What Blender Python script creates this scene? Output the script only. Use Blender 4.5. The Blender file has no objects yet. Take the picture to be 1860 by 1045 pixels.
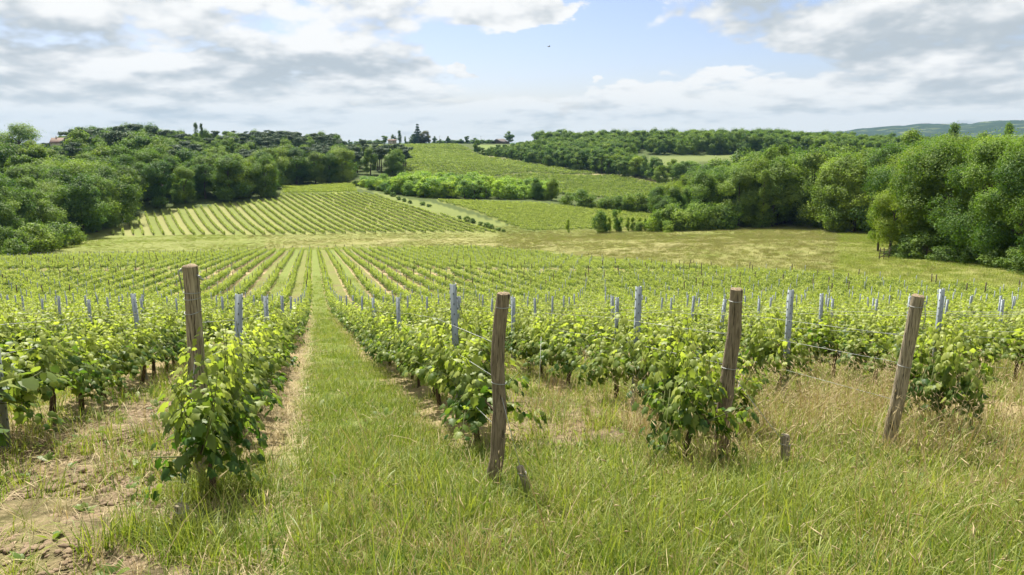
import bpy, math, random
import numpy as np
from mathutils import Vector, Matrix

R_ = np.random.default_rng(11)
random.seed(11)
SC = bpy.context.scene
COL = SC.collection

# ------------------------------------------------------------------ camera
FOC, PCX, PCY = 1353.0, 930.0, 522.5
PITCH = math.atan(272.5 / FOC)
CAMZ = 0.0
cam_d = bpy.data.cameras.new("camera"); cam = bpy.data.objects.new("camera", cam_d); COL.objects.link(cam)
cam_d.sensor_width = 36.0; cam_d.lens = 36.0 * FOC / 1860.0
cam_d.clip_start = 0.05; cam_d.clip_end = 20000
cam.location = (0, 0, 0); cam.rotation_euler = (math.pi / 2 - PITCH, 0, 0)
SC.camera = cam

def ray(px, py):
    a, b = (px - PCX) / FOC, -(py - PCY) / FOC
    c, s = math.cos(PITCH), math.sin(PITCH)
    return np.array([a, c + b * s, -s + b * c])
def at(px, py, Y):
    d = ray(px, py); return d * (Y / d[1])
def uofs(px, Y, py=400):           # world X of an image column at distance Y
    return at(px, py, Y)[0]

# ------------------------------------------------------------------ light, sky, exposure
SUN_AZ, SUN_EL = math.radians(-24), math.radians(56)
sv = Vector((math.sin(SUN_AZ) * math.cos(SUN_EL), math.cos(SUN_AZ) * math.cos(SUN_EL), math.sin(SUN_EL)))
sl = bpy.data.lights.new("sun", 'SUN'); sl.energy = 4.1; sl.angle = math.radians(1.0); sl.color = (1.0, 0.955, 0.87)
so = bpy.data.objects.new("sun", sl); COL.objects.link(so); so.rotation_euler = sv.to_track_quat('Z', 'Y').to_euler()
SC.view_settings.view_transform = 'Standard'; SC.view_settings.look = 'None'
SC.view_settings.gamma = 1.0; SC.view_settings.use_curve_mapping = False
SC.view_settings.exposure = 1.52
SC.render.engine = 'CYCLES'
cy = SC.cycles
cy.use_denoising = True
try: cy.denoiser = 'OPENIMAGEDENOISE'
except Exception: pass
cy.max_bounces = 6; cy.diffuse_bounces = 4; cy.glossy_bounces = 2; cy.transmission_bounces = 4; cy.volume_bounces = 0
cy.transparent_max_bounces = 4; cy.caustics_reflective = False; cy.caustics_refractive = False
cy.use_adaptive_sampling = True; cy.adaptive_threshold = 0.02

class NT:
    """tiny helper for writing node trees"""
    def __init__(s, tree): s.t = tree; s.n = tree.nodes; s.l = tree.links
    def put(s, sock, v):
        if hasattr(v, 'is_output') or isinstance(v, bpy.types.NodeSocket): s.l.new(v, sock)
        elif v is not None: sock.default_value = v
    def math(s, op, a, b=None, c=None, clamp=False):
        m = s.n.new('ShaderNodeMath'); m.operation = op; m.use_clamp = clamp
        for i, v in enumerate((a, b, c)):
            if v is not None: s.put(m.inputs[i], v)
        return m.outputs[0]
    def mix(s, f, a, b, blend='MIX'):
        m = s.n.new('ShaderNodeMix'); m.data_type = 'RGBA'; m.blend_type = blend; m.clamp_factor = True
        s.put(m.inputs[0], f)
        s.put(m.inputs[6], a if not isinstance(a, tuple) else (*a, 1)); s.put(m.inputs[7], b if not isinstance(b, tuple) else (*b, 1))
        return m.outputs[2]
    def noise(s, vec, scale, detail=4, rough=.55, dist=0.0):
        m = s.n.new('ShaderNodeTexNoise'); m.inputs['Scale'].default_value = scale; m.inputs['Detail'].default_value = detail
        m.inputs['Roughness'].default_value = rough; m.inputs['Distortion'].default_value = dist
        if vec is not None: s.l.new(vec, m.inputs['Vector'])
        return m.outputs[0]
    def smooth(s, v, a, b, lo=0., hi=1.):
        m = s.n.new('ShaderNodeMapRange'); m.interpolation_type = 'SMOOTHSTEP'
        s.put(m.inputs[0], v)
        for i, x in enumerate((a, b, lo, hi)): m.inputs[i + 1].default_value = x
        return m.outputs[0]
    def attr(s, name, out='Fac'):
        m = s.n.new('ShaderNodeAttribute'); m.attribute_name = name; return m.outputs[out]
    def comb(s, x, y, z):
        m = s.n.new('ShaderNodeCombineXYZ')
        for i, v in enumerate((x, y, z)): s.put(m.inputs[i], v)
        return m.outputs[0]
    def sep(s, v):
        m = s.n.new('ShaderNodeSeparateXYZ'); s.l.new(v, m.inputs[0]); return m.outputs
    def vscale(s, v, k):
        m = s.n.new('ShaderNodeVectorMath'); m.operation = 'MULTIPLY'; s.l.new(v, m.inputs[0]); m.inputs[1].default_value = k; return m.outputs[0]
    def bump(s, h, strength, dist):
        m = s.n.new('ShaderNodeBump'); m.inputs['Strength'].default_value = strength; m.inputs['Distance'].default_value = dist
        s.l.new(h, m.inputs['Height']); return m.outputs[0]

def make_world():
    w = bpy.data.worlds.new("World"); SC.world = w; w.use_nodes = True
    T = NT(w.node_tree); T.n.clear()
    out = T.n.new('ShaderNodeOutputWorld')
    sky = T.n.new('ShaderNodeTexSky'); sky.sky_type = 'NISHITA'; sky.sun_disc = False
    sky.sun_elevation = SUN_EL; sky.sun_rotation = SUN_AZ; sky.air_density = 1.0; sky.dust_density = 1.0; sky.ozone_density = 2.0
    bg = T.n.new('ShaderNodeBackground'); T.l.new(T.mix(1.0, sky.outputs[0], (.95, .90, 1.0), 'MULTIPLY'), bg.inputs[0]); bg.inputs[1].default_value = SKY_STRENGTH
    tc = T.n.new('ShaderNodeTexCoord'); g = tc.outputs['Generated']
    x, y, z = T.sep(g)
    az0 = T.math('ARCTAN2', x, y); el0 = T.math('ARCSINE', z); elp = T.math('MAXIMUM', el0, 0.0)
    # cloud rows crowd together towards the horizon
    pv = T.math('MULTIPLY', T.math('LOGARITHM', T.math('ADD', elp, .07), 2.71828), .42)
    def P(du=0., dv=0., w_=0., su=1., sv=1.): return T.comb(T.math('MULTIPLY', T.math('ADD', az0, du), su), T.math('MULTIPLY', T.math('ADD', pv, dv), sv), w_)
    def vor(vec, scale):
        m = T.n.new('ShaderNodeTexVoronoi'); m.feature = 'SMOOTH_F1'; m.inputs['Scale'].default_value = scale; m.inputs['Detail'].default_value = 3.0; m.inputs['Roughness'].default_value = .55
        m.inputs['Smoothness'].default_value = .6; T.l.new(vec, m.inputs['Vector']); return m.outputs['Distance']
    def field(du=0., dv=0.):
        n = T.noise(P(du, dv), 5.0, 9, .60, .35); v = vor(P(du, dv, .3), 11.0)
        return T.math('ADD', T.math('SUBTRACT', n, .5), T.math('MULTIPLY', T.math('SUBTRACT', .45, v), .48))
    w1 = T.noise(P(0, 0, 2.), 6.0, 6, .6); w2 = T.noise(P(0, 0, 5.), 6.0, 6, .6)
    az = T.math('ADD', az0, T.math('MULTIPLY', T.math('SUBTRACT', w1, .5), .22))
    el = T.math('ADD', el0, T.math('MULTIPLY', T.math('SUBTRACT', w2, .5), .08))
    def ell(px, py, rx, ry, amp):
        d = ray(px, py); d = d / np.linalg.norm(d); a = math.atan2(d[0], d[1]); e = math.asin(d[2])
        ra, re = rx / FOC, ry / FOC
        dx = T.math('MULTIPLY', T.math('SUBTRACT', az, a), 1 / ra); dy = T.math('MULTIPLY', T.math('SUBTRACT', el, e), 1 / re)
        r2 = T.math('ADD', T.math('MULTIPLY', dx, dx), T.math('MULTIPLY', dy, dy))
        return T.math('MULTIPLY', T.math('EXPONENT', T.math('MULTIPLY', r2, -1.0)), amp)
    def total(lst):
        acc = None
        for e in lst:
            v = ell(*e); acc = v if acc is None else T.math('ADD', acc, v)
        return acc
    f0 = field(); f1 = field(-.010, .040); f2 = field(-.03, .10)
    # where blue shows through, and the clouds that stand in it
    cover = total([(1000, 92, 190, 70, -1.05), (1110, 20, 66, 60, -.9), (1110, 112, 170, 40, -.75), (880, 100, 50, 30, -.4), (1400, 128, 110, 14, -.35), (1270, 115, 90, 18, -.35),
                   (866, 128, 24, 13, 1.3), (940, 137, 14, 9, 1.0), (1105, 128, 18, 11, 1.2), (965, 22, 100, 24, 1.2), (1140, 172, 60, 24, .8), (1260, 138, 60, 14, .6), (1150, 55, 60, 22, .7), (1190, 100, 60, 10, .3)])
    cover = T.math('ADD', T.math('ADD', cover, T.smooth(el0, .0, .07, 1.35, .92)), T.math('MULTIPLY', f0, 1.35))
    mask = T.smooth(cover, .22, .50)
    # thick bellies are grey, thin parts and rims towards the sun are white
    thick = total([(640, 115, 230, 34, .95), (480, 135, 130, 24, .45), (60, 95, 190, 40, .85), (300, 165, 190, 16, .5), (1740, 70, 240, 60, .65), (1400, 40, 190, 32, .45), (1470, 95, 150, 12, .35), (330, 22, 100, 26, .45), (850, 60, 60, 36, .3),
                   (1830, 165, 120, 14, .4), (480, 210, 260, 12, .2), (1650, 150, 90, 10, .25), (690, 20, 40, 26, .25), (730, 190, 80, 8, .2), (1300, 200, 120, 8, .25), (180, 205, 150, 10, .2),
                   (545, 30, 100, 50, -1.0), (210, 105, 75, 40, -.6), (285, 105, 40, 22, -.6), (60, 25, 200, 26, -.4), (560, 75, 30, 20, -.4), (790, 165, 240, 14, -.4), (1240, 170, 200, 20, -.35), (970, 22, 90, 20, -.5), (1170, 45, 70, 30, -.5), (866, 128, 30, 16, -.7), (940, 137, 20, 12, -.6), (1105, 128, 24, 14, -.7), (1310, 85, 70, 14, -.4), (1150, 172, 50, 20, -.3)])
    rim = T.math('ADD', T.math('MULTIPLY', T.math('SUBTRACT', f0, f1), 1.7), T.math('MULTIPLY', T.math('SUBTRACT', f0, f2), .8))
    sh = T.math('SUBTRACT', T.math('ADD', T.math('MULTIPLY', thick, .72), .24), rim)
    sh = T.math('ADD', sh, T.math('MULTIPLY', T.math('SUBTRACT', T.smooth(cover, .2, .9), .5), .15))
    sh = T.math('SUBTRACT', sh, T.smooth(el0, .0, .10, .30, .0))
    ccol = T.mix(T.smooth(sh, -.1, .95), (0.352, 0.354, 0.352), (0.190, 0.212, 0.228))
    ccol = T.mix(T.smooth(el0, .0, .09, .40, .0), ccol, (0.302, 0.308, 0.290))
    cb = T.n.new('ShaderNodeBackground'); T.l.new(ccol, cb.inputs[0]); cb.inputs[1].default_value = CLOUD_STRENGTH
    mx = T.n.new('ShaderNodeMixShader'); T.l.new(mask, mx.inputs[0]); T.l.new(bg.outputs[0], mx.inputs[1]); T.l.new(cb.outputs[0], mx.inputs[2])
    T.l.new(mx.outputs[0], out.inputs[0])
    w.cycles.sampling_method = 'MANUAL'; w.cycles.sample_map_resolution = 512
SKY_STRENGTH, CLOUD_STRENGTH = 0.05, 1.0
make_world()

# ------------------------------------------------------------------ small helpers
def tag(o, label=None, cat=None, group=None, kind=None):
    if label: o['label'] = label
    if cat: o['category'] = cat
    if group: o['group'] = group
    if kind: o['kind'] = kind
    return o
def empty(name, loc, rz=0.0, scale=1.0):
    o = bpy.data.objects.new(name, None); COL.objects.link(o); o.location = loc; o.rotation_euler = (0, 0, rz)
    o.scale = (scale,) * 3; o.empty_display_size = .2; return o
def mesh_np(name, V, faces, mat=None, attrs=None, smooth=False):
    """faces: list of int arrays (n,k)"""
    me = bpy.data.meshes.new(name)
    V = np.asarray(V, np.float32)
    me.vertices.add(len(V)); me.vertices.foreach_set('co', V.ravel())
    if not isinstance(faces, list): faces = [faces]
    faces = [np.asarray(f, np.int32) for f in faces if len(f)]
    nl = sum(f.size for f in faces); npoly = sum(len(f) for f in faces)
    me.loops.add(nl); me.loops.foreach_set('vertex_index', np.concatenate([f.ravel() for f in faces]))
    me.polygons.add(npoly)
    tot = np.concatenate([np.full(len(f), f.shape[1], np.int32) for f in faces])
    st = np.concatenate([[0], np.cumsum(tot)[:-1]]).astype(np.int32)
    me.polygons.foreach_set('loop_start', st)
    try: me.polygons.foreach_set('loop_total', tot)
    except Exception: pass
    if smooth: me.polygons.foreach_set('use_smooth', np.ones(npoly, bool))
    for k, a in (attrs or {}).items():
        a = np.asarray(a, np.float32)
        if a.ndim == 1: me.attributes.new(k, 'FLOAT', 'POINT').data.foreach_set('value', a)
        else: me.attributes.new(k, 'FLOAT_COLOR', 'POINT').data.foreach_set('color', a.ravel())
    if mat: me.materials.append(mat)
    me.update(calc_edges=True); me.validate()
    return me
def link(name, me, parent=None, loc=(0, 0, 0), rz=0.0):
    o = bpy.data.objects.new(name, me); COL.objects.link(o); o.location = loc; o.rotation_euler = (0, 0, rz)
    if parent: o.parent = parent
    return o
class MB:
    """collects tubes and boxes into one mesh"""
    def __init__(s): s.V = []; s.F = {}; s.n = 0
    def add(s, V, F):
        V = np.asarray(V, float); s.V.append(V)
        for f in F: s.F.setdefault(len(f), []).append([i + s.n for i in f])
        s.n += len(V)
    def tube(s, pts, rad, k=6, cap=True):
        pts = [np.asarray(p, float) for p in pts]
        if np.isscalar(rad): rad = [rad] * len(pts)
        V, F = [], []
        for i, p in enumerate(pts):
            d = pts[min(i + 1, len(pts) - 1)] - pts[max(i - 1, 0)]; d = d / (np.linalg.norm(d) + 1e-9)
            a = np.cross(d, (0.13, .97, .2) if abs(d[1]) < .9 else (1, 0, 0)); a /= np.linalg.norm(a); b = np.cross(d, a)
            for j in range(k):
                t = 2 * math.pi * j / k; V.append(p + rad[i] * (a * math.cos(t) + b * math.sin(t)))
        for i in range(len(pts) - 1):
            for j in range(k):
                F.append([i * k + j, i * k + (j + 1) % k, (i + 1) * k + (j + 1) % k, (i + 1) * k + j])
        if cap: F.append(list(range(k))[::-1]); F.append([(len(pts) - 1) * k + j for j in range(k)])
        s.add(V, F)
    def box(s, c, d, rz=0.0):
        c = np.asarray(c, float); hx, hy, hz = [v / 2 for v in d]; ca, sa = math.cos(rz), math.sin(rz)
        V = []
        for z in (-hz, hz):
            for x, y in ((-hx, -hy), (hx, -hy), (hx, hy), (-hx, hy)):
                V.append(c + (x * ca - y * sa, x * sa + y * ca, z))
        s.add(V, [[3, 2, 1, 0], [4, 5, 6, 7], [0, 1, 5, 4], [1, 2, 6, 5], [2, 3, 7, 6], [3, 0, 4, 7]])
    def mesh(s, name, mat, smooth=False):
        return mesh_np(name, np.concatenate(s.V), [np.array(v) for v in s.F.values()], mat, smooth=smooth)
def unit(v): return v / (np.linalg.norm(v, axis=-1, keepdims=True) + 1e-9)

_H = R_.random((256, 256))
def vnoise(x, y, s, o=0):
    x = np.asarray(x, float) / s + 31.7 * o; y = np.asarray(y, float) / s + 17.3 * o
    xi, yi = np.floor(x).astype(int), np.floor(y).astype(int); fx, fy = x - xi, y - yi
    fx = fx * fx * (3 - 2 * fx); fy = fy * fy * (3 - 2 * fy)
    h = lambda a, b: _H[a % 256, b % 256]
    return (h(xi, yi) * (1 - fx) + h(xi + 1, yi) * fx) * (1 - fy) + (h(xi, yi + 1) * (1 - fx) + h(xi + 1, yi + 1) * fx) * fy
def sstep(v, a, b):
    t = np.clip((v - a) / (b - a), 0, 1); return t * t * (3 - 2 * t)

# ------------------------------------------------------------------ lie of the land
PK = np.array([(-60, -6.0), (-8, .5), (0, 1.547), (20, 5.747), (35, 8.897), (50, 11.9), (68, 14.9), (88, 17.3), (107, 19.25), (130, 21.9), (150, 24.2), (170, 26.6), (190, 28.8),
               (215, 30.6), (245, 31.4), (300, 29), (350, 26.5), (420, 25), (520, 20), (700, 12), (870, 8), (1000, 9), (1400, 22), (2500, 40), (9000, 60)])
def profile(Y):
    x, y = PK[:, 0], PK[:, 1]
    h = np.diff(x); dl = np.diff(y) / h; m = np.zeros(len(x))
    for i in range(1, len(x) - 1):
        if dl[i - 1] * dl[i] > 0:
            w1, w2 = 2 * h[i] + h[i - 1], h[i] + 2 * h[i - 1]; m[i] = (w1 + w2) / (w1 / dl[i - 1] + w2 / dl[i])
    m[0], m[-1] = dl[0], dl[-1]
    Y = np.clip(np.asarray(Y, float), x[0], x[-1]); i = np.clip(np.searchsorted(x, Y) - 1, 0, len(x) - 2)
    t = (Y - x[i]) / h[i]
    return ((1 + 2 * t) * (1 - t) ** 2 * y[i] + t * (1 - t) ** 2 * h[i] * m[i] + t * t * (3 - 2 * t) * y[i + 1] + t * t * (t - 1) * h[i] * m[i + 1])
CP = [  # image column, image row, distance: the ground seen there
    (300, 440, 212), (700, 430, 232), (1000, 440, 200), (1100, 426, 238), (1300, 416, 235), (1400, 450, 140), (1500, 432, 182), (1560, 427, 200), (1620, 468, 122), (1850, 492, 95),
    (1300, 482, 125), (1150, 470, 145), (850, 450, 197), (570, 455, 190), (300, 465, 180), (0, 476, 172), (0, 463, 180), (100, 447, 205), (200, 429, 238), (-200, 480, 160),
    (500, 428, 240), (905, 424, 243), (265, 388, 285), (400, 373, 305), (505, 362, 322), (690, 355, 345), (780, 385, 290), (630, 334, 400), (515, 340, 385), (600, 390, 285),
    (960, 421, 250), (1190, 412, 258), (1185, 391, 290), (980, 371, 320), (790, 364, 335),
    (1190, 364, 392), (820, 332, 420), (1200, 334, 480), (1100, 319, 530), (1000, 304, 580), (880, 286, 640), (745, 326, 430), (740, 300, 520), (700, 272, 720), (760, 263, 850), (870, 262.5, 850), (900, 300, 545), (1000, 330, 470),
    (400, 320, 430), (250, 310, 420), (100, 320, 330), (50, 295, 500), (400, 275, 560), (550, 277, 600), (200, 280, 560), (640, 280, 640), (-150, 300, 480), (-200, 400, 250), (620, 267, 800),
    (1250, 291, 560), (1320, 288, 600), (1300, 275, 700), (1450, 268, 850), (1000, 268, 830), (1600, 284, 620), (1860, 292, 620), (2100, 296, 620), (1400, 385, 290), (1600, 385, 280), (1800, 400, 230), (2000, 420, 180), (2100, 500, 100), (1450, 330, 420), (1750, 320, 420)]
_cx = np.array([at(*c) for c in CP]); 
_pts = [(p[0], p[1], p[2] + float(profile(p[1]))) for p in _cx]
for Y in (30, 60, 90, 120, 150): 
    for px in (-300, 100, 500, 800, 1100) + ((1500, 2000) if Y < 90 else ()): _pts.append((uofs(px, Y, 480), Y, 0.0))
for Y in (1000, 1400, 3000, 6000): 
    for u in (-.8, -.3, .2, .7): _pts.append((u * Y, Y, 0.0))
_pts = np.array(_pts); SCL = 100.0
def _phi(r2): return np.where(r2 > 1e-12, r2 * np.log(np.maximum(r2, 1e-12)) * .5, 0)
_n = len(_pts); _A = np.zeros((_n + 3, _n + 3)); _P = _pts[:, :2] / SCL
_A[:_n, :_n] = _phi(((_P[:, None] - _P[None]) ** 2).sum(-1)) + np.eye(_n) * 2e-3
_A[:_n, _n:] = np.c_[np.ones(_n), _P]; _A[_n:, :_n] = _A[:_n, _n:].T
_W = np.linalg.solve(_A, np.r_[_pts[:, 2], 0, 0, 0])
def H(X, Y):
    X, Y = np.broadcast_arrays(np.asarray(X, float), np.asarray(Y, float)); sh = X.shape
    Q = np.c_[X.ravel(), Y.ravel()] / SCL; r = np.empty(len(Q))
    for i in range(0, len(Q), 20000):
        q = Q[i:i + 20000]
        r[i:i + 20000] = _phi(((q[:, None] - _P[None]) ** 2).sum(-1)) @ _W[:_n] + _W[_n] + q @ _W[_n + 1:]
    r = np.clip(r, -28, 28).reshape(sh) * sstep(Y, 50, 110) * (1 - sstep(Y, 1200, 2200))
    return -profile(Y) + r
def h1(x, y): return float(H(np.array([x]), np.array([y]))[0])
def hit(px, py, y0=2.0, y1=1500.0):
    d = ray(px, py); d = d / d[1]
    ys = np.geomspace(y0, y1, 1500); g = H(d[0] * ys, ys) - d[2] * ys
    k = np.argmax(g > 0); return np.array([d[0] * ys[k], ys[k], float(H(d[0] * ys[k:k + 1], ys[k:k + 1])[0])])

# rows of the near vineyard: t across, s along
RA = math.radians(15.1); RN = np.array([math.cos(RA), math.sin(RA)]); RD = np.array([-math.sin(RA), math.cos(RA)])
ROWGAP, T0, S0 = 2.15, -0.79, 6.0
ROWROT = math.atan2(RD[1], RD[0])
def ts(x, y): return x * RN[0] + y * RN[1], x * RD[0] + y * RD[1]
def xy(t, s): return RN * t + RD * s
FB = np.array([(-600, 165), (-200, 171), (0, 175), (400, 184), (570, 189), (850, 195), (950, 172), (1050, 150), (1150, 132), (1250, 116), (1400, 101), (1600, 86), (1860, 73), (2300, 58), (4000, 40)])
def pxcol(x, y): return PCX + FOC * np.asarray(x) / (np.asarray(y) * 1.01 + .001)
def in_field(x, y):
    px = pxcol(x, np.maximum(y, .5)); t, s = ts(x, y)
    return (s > S0 - .3) & (y < np.interp(px, FB[:, 0], FB[:, 1]))
def poly(*pts): return np.array([at(*p)[:2] for p in pts])
def inside(P, x, y):
    x, y = np.asarray(x), np.asarray(y); c = np.zeros(x.shape, bool); n = len(P)
    for i in range(n):
        (x1, y1), (x2, y2) = P[i], P[(i + 1) % n]
        if y1 == y2: continue
        c ^= ((y1 > y) != (y2 > y)) & (x < (x2 - x1) * (y - y1) / (y2 - y1) + x1)
    return c
FIELD2 = poly((190, 428, 240), (905, 424, 243), (845, 402, 268), (780, 385, 290), (700, 358, 338), (655, 352, 350), (512, 358, 335), (505, 362, 322), (400, 373, 305), (265, 388, 285))
FIELD2B = poly((512, 356, 340), (650, 350, 356), (640, 336, 398), (515, 340, 385))
FIELD3 = poly((960, 421, 250), (1190, 412, 258), (1185, 391, 290), (980, 371, 320), (790, 364, 335))
FIELD4A = poly((760, 330, 420), (1190, 366, 390), (1205, 337, 476), (1110, 321, 528), (960, 316, 505), (830, 332, 425))
FIELD4B = poly((745, 326, 430), (830, 330, 432), (955, 313, 512), (1090, 318, 540), (1000, 304, 585), (880, 288, 640), (850, 275, 720), (760, 270, 760), (700, 272, 722), (735, 300, 520))
FIELD4C = poly((660, 268, 745), (700, 270, 730), (760, 268, 765), (850, 273, 735), (880, 283, 665), (830, 264, 840), (750, 263, 850), (690, 264, 830))
FIELD4D = poly((860, 264, 840), (890, 282, 680), (960, 272, 800), (955, 264, 850))
A2 = math.radians(28.3); N2 = np.array([math.cos(A2), math.sin(A2)]); D2 = np.array([-math.sin(A2), math.cos(A2)]); GAP2 = 2.9

# ------------------------------------------------------------------ materials
def new_mat(name):
    m = bpy.data.materials.new(name); m.use_nodes = True; T = NT(m.node_tree); T.n.clear()
    out = T.n.new('ShaderNodeOutputMaterial'); return m, T, out
def principled(T, col, rough=.6, normal=None, spec=.3, metal=0.0):
    b = T.n.new('ShaderNodeBsdfPrincipled'); T.put(b.inputs['Base Color'], col if not isinstance(col, tuple) else (*col, 1))
    T.put(b.inputs['Roughness'], rough); b.inputs['Specular IOR Level'].default_value = spec; T.put(b.inputs['Metallic'], metal)
    if normal is not None: T.l.new(normal, b.inputs['Normal'])
    return b.outputs[0]
def leafy(name, dark, light, trans=.4, tcol=None, rough=.5, spec=.35, objvar=.35, objcol=False):
    """leaf colour runs from dark to light with the leaf's own tint; each plant differs a little"""
    m, T, out = new_mat(name)
    oi = T.n.new('ShaderNodeObjectInfo'); tint = T.attr('tint')
    f = T.math('ADD', tint, T.math('MULTIPLY', T.math('SUBTRACT', oi.outputs['Random'], .5), objvar), clamp=True)
    c = T.mix(f, dark, light)
    if objcol: c = T.mix(1.0, c, oi.outputs['Color'], 'MULTIPLY')
    p = principled(T, c, rough, spec=spec)
    tr = T.n.new('ShaderNodeBsdfTranslucent'); T.l.new(T.mix(1.0, c, tcol or (1.25, 1.3, .55), 'MULTIPLY'), tr.inputs[0])
    mx = T.n.new('ShaderNodeMixShader'); mx.inputs[0].default_value = trans; T.l.new(p, mx.inputs[1]); T.l.new(tr.outputs[0], mx.inputs[2])
    T.l.new(mx.outputs[0], out.inputs[0]); return m
M = {}
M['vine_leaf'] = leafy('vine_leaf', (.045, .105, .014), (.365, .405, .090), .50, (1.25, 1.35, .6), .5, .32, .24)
M['tree_leaf'] = leafy('tree_leaf', (.058, .118, .018), (.235, .310, .052), .40, (1.2, 1.35, .55), .6, .2, .45, True)
M['pine_leaf'] = leafy('pine_leaf', (.036, .075, .030), (.095, .140, .052), .2, (1, 1.1, .6), .6, .25, .3, True)
M['grass'] = leafy('grass', (.072, .145, .018), (.300, .330, .062), .42, (1.2, 1.25, .5), .5, .3, .5)
M['straw'] = leafy('straw', (.250, .185, .080), (.500, .410, .220), .25, (1.1, 1.0, .7), .6, .25, .5)
M['meadow'] = leafy('meadow_grass', (.150, .165, .042), (.290, .275, .110), .3, (1.1, 1.05, .6), .6, .2, .6)

def wood_mat(name, c1, c2, scale=1.0):
    m, T, out = new_mat(name)
    tc = T.n.new('ShaderNodeTexCoord'); o = tc.outputs['Object']
    g = T.noise(T.vscale(o, (26 * scale, 26 * scale, 1.6 * scale)), 3.0, 6, .65, .6)
    s = T.noise(T.vscale(o, (1, 1, .45)), 6.0, 4, .6); k = T.noise(T.vscale(o, (70, 70, 3)), 2.0, 3, .5)
    c = T.mix(T.smooth(g, .32, .7), c1, c2)
    c = T.mix(T.smooth(k, .54, .64, 0, .85), c, (.035, .027, .018))
    c = T.mix(T.smooth(s, .52, .72, 0, .55), c, (.10, .085, .055))
    T.l.new(principled(T, c, .85, T.bump(T.math('SUBTRACT', g, T.math('MULTIPLY', T.smooth(k, .6, .72), .7)), .9, .006), .15), out.inputs[0]); return m
M['post_wood'] = wood_mat('post_wood', (.195, .160, .105), (.380, .325, .230))
M['post_wood_dark'] = wood_mat('post_wood_dark', (.132, .102, .070), (.290, .232, .162))
M['bark'] = wood_mat('bark', (.045, .035, .024), (.120, .095, .068), .35)
M['vine_bark'] = wood_mat('vine_bark', (.040, .026, .016), (.130, .090, .058))
M['end_grain'] = wood_mat('end_grain', (.17, .125, .075), (.30, .235, .15))
def galva():
    m, T, out = new_mat('galvanised'); tc = T.n.new('ShaderNodeTexCoord'); o = tc.outputs['Object']
    n = T.noise(T.vscale(o, (1, 1, .3)), 28, 5, .6); n2 = T.noise(o, 4, 3, .5)
    c = T.mix(n, (.175, .205, .215), (.280, .318, .330)); c = T.mix(T.smooth(n2, .55, .8, 0, .5), c, (.12, .115, .10))
    T.l.new(principled(T, c, .55, T.bump(n, .15, .002), .5, .35), out.inputs[0]); return m
M['galvanised'] = galva()
def plain(name, col, rough=.6, metal=0., var=.3, scale=9):
    m, T, out = new_mat(name); tc = T.n.new('ShaderNodeTexCoord'); n = T.noise(tc.outputs['Object'], scale, 5, .6)
    lo = tuple(v * (1 - var) for v in col); hi = tuple(min(1, v * (1 + var)) for v in col)
    T.l.new(principled(T, T.mix(n, lo, hi), rough, T.bump(n, .3, .01), .3, metal), out.inputs[0]); return m
M['wire'] = plain('wire', (.32, .33, .32), .5, .3); M['twine'] = plain('twine', (.50, .50, .46), .8)
M['render_wall'] = plain('render_wall', (.48, .42, .34), .9, 0, .12, 1.2); M['roof_tile'] = plain('roof_tile', (.13, .085, .065), .85, 0, .35, 3)
M['roof_dark'] = plain('roof_dark', (.085, .070, .062), .8, 0, .3, 2); M['barn_board'] = plain('barn_board', (.075, .060, .048), .85, 0, .3, 2)
M['shutter'] = plain('shutter', (.09, .10, .10), .5); M['pole_wood'] = plain('pole_wood', (.22, .19, .16), .85)
M['clod'] = plain('clod', (.205, .148, .092), .95, 0, .4, 14)
M['plaque'] = plain('plaque', (.20, .24, .30), .4)

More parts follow.
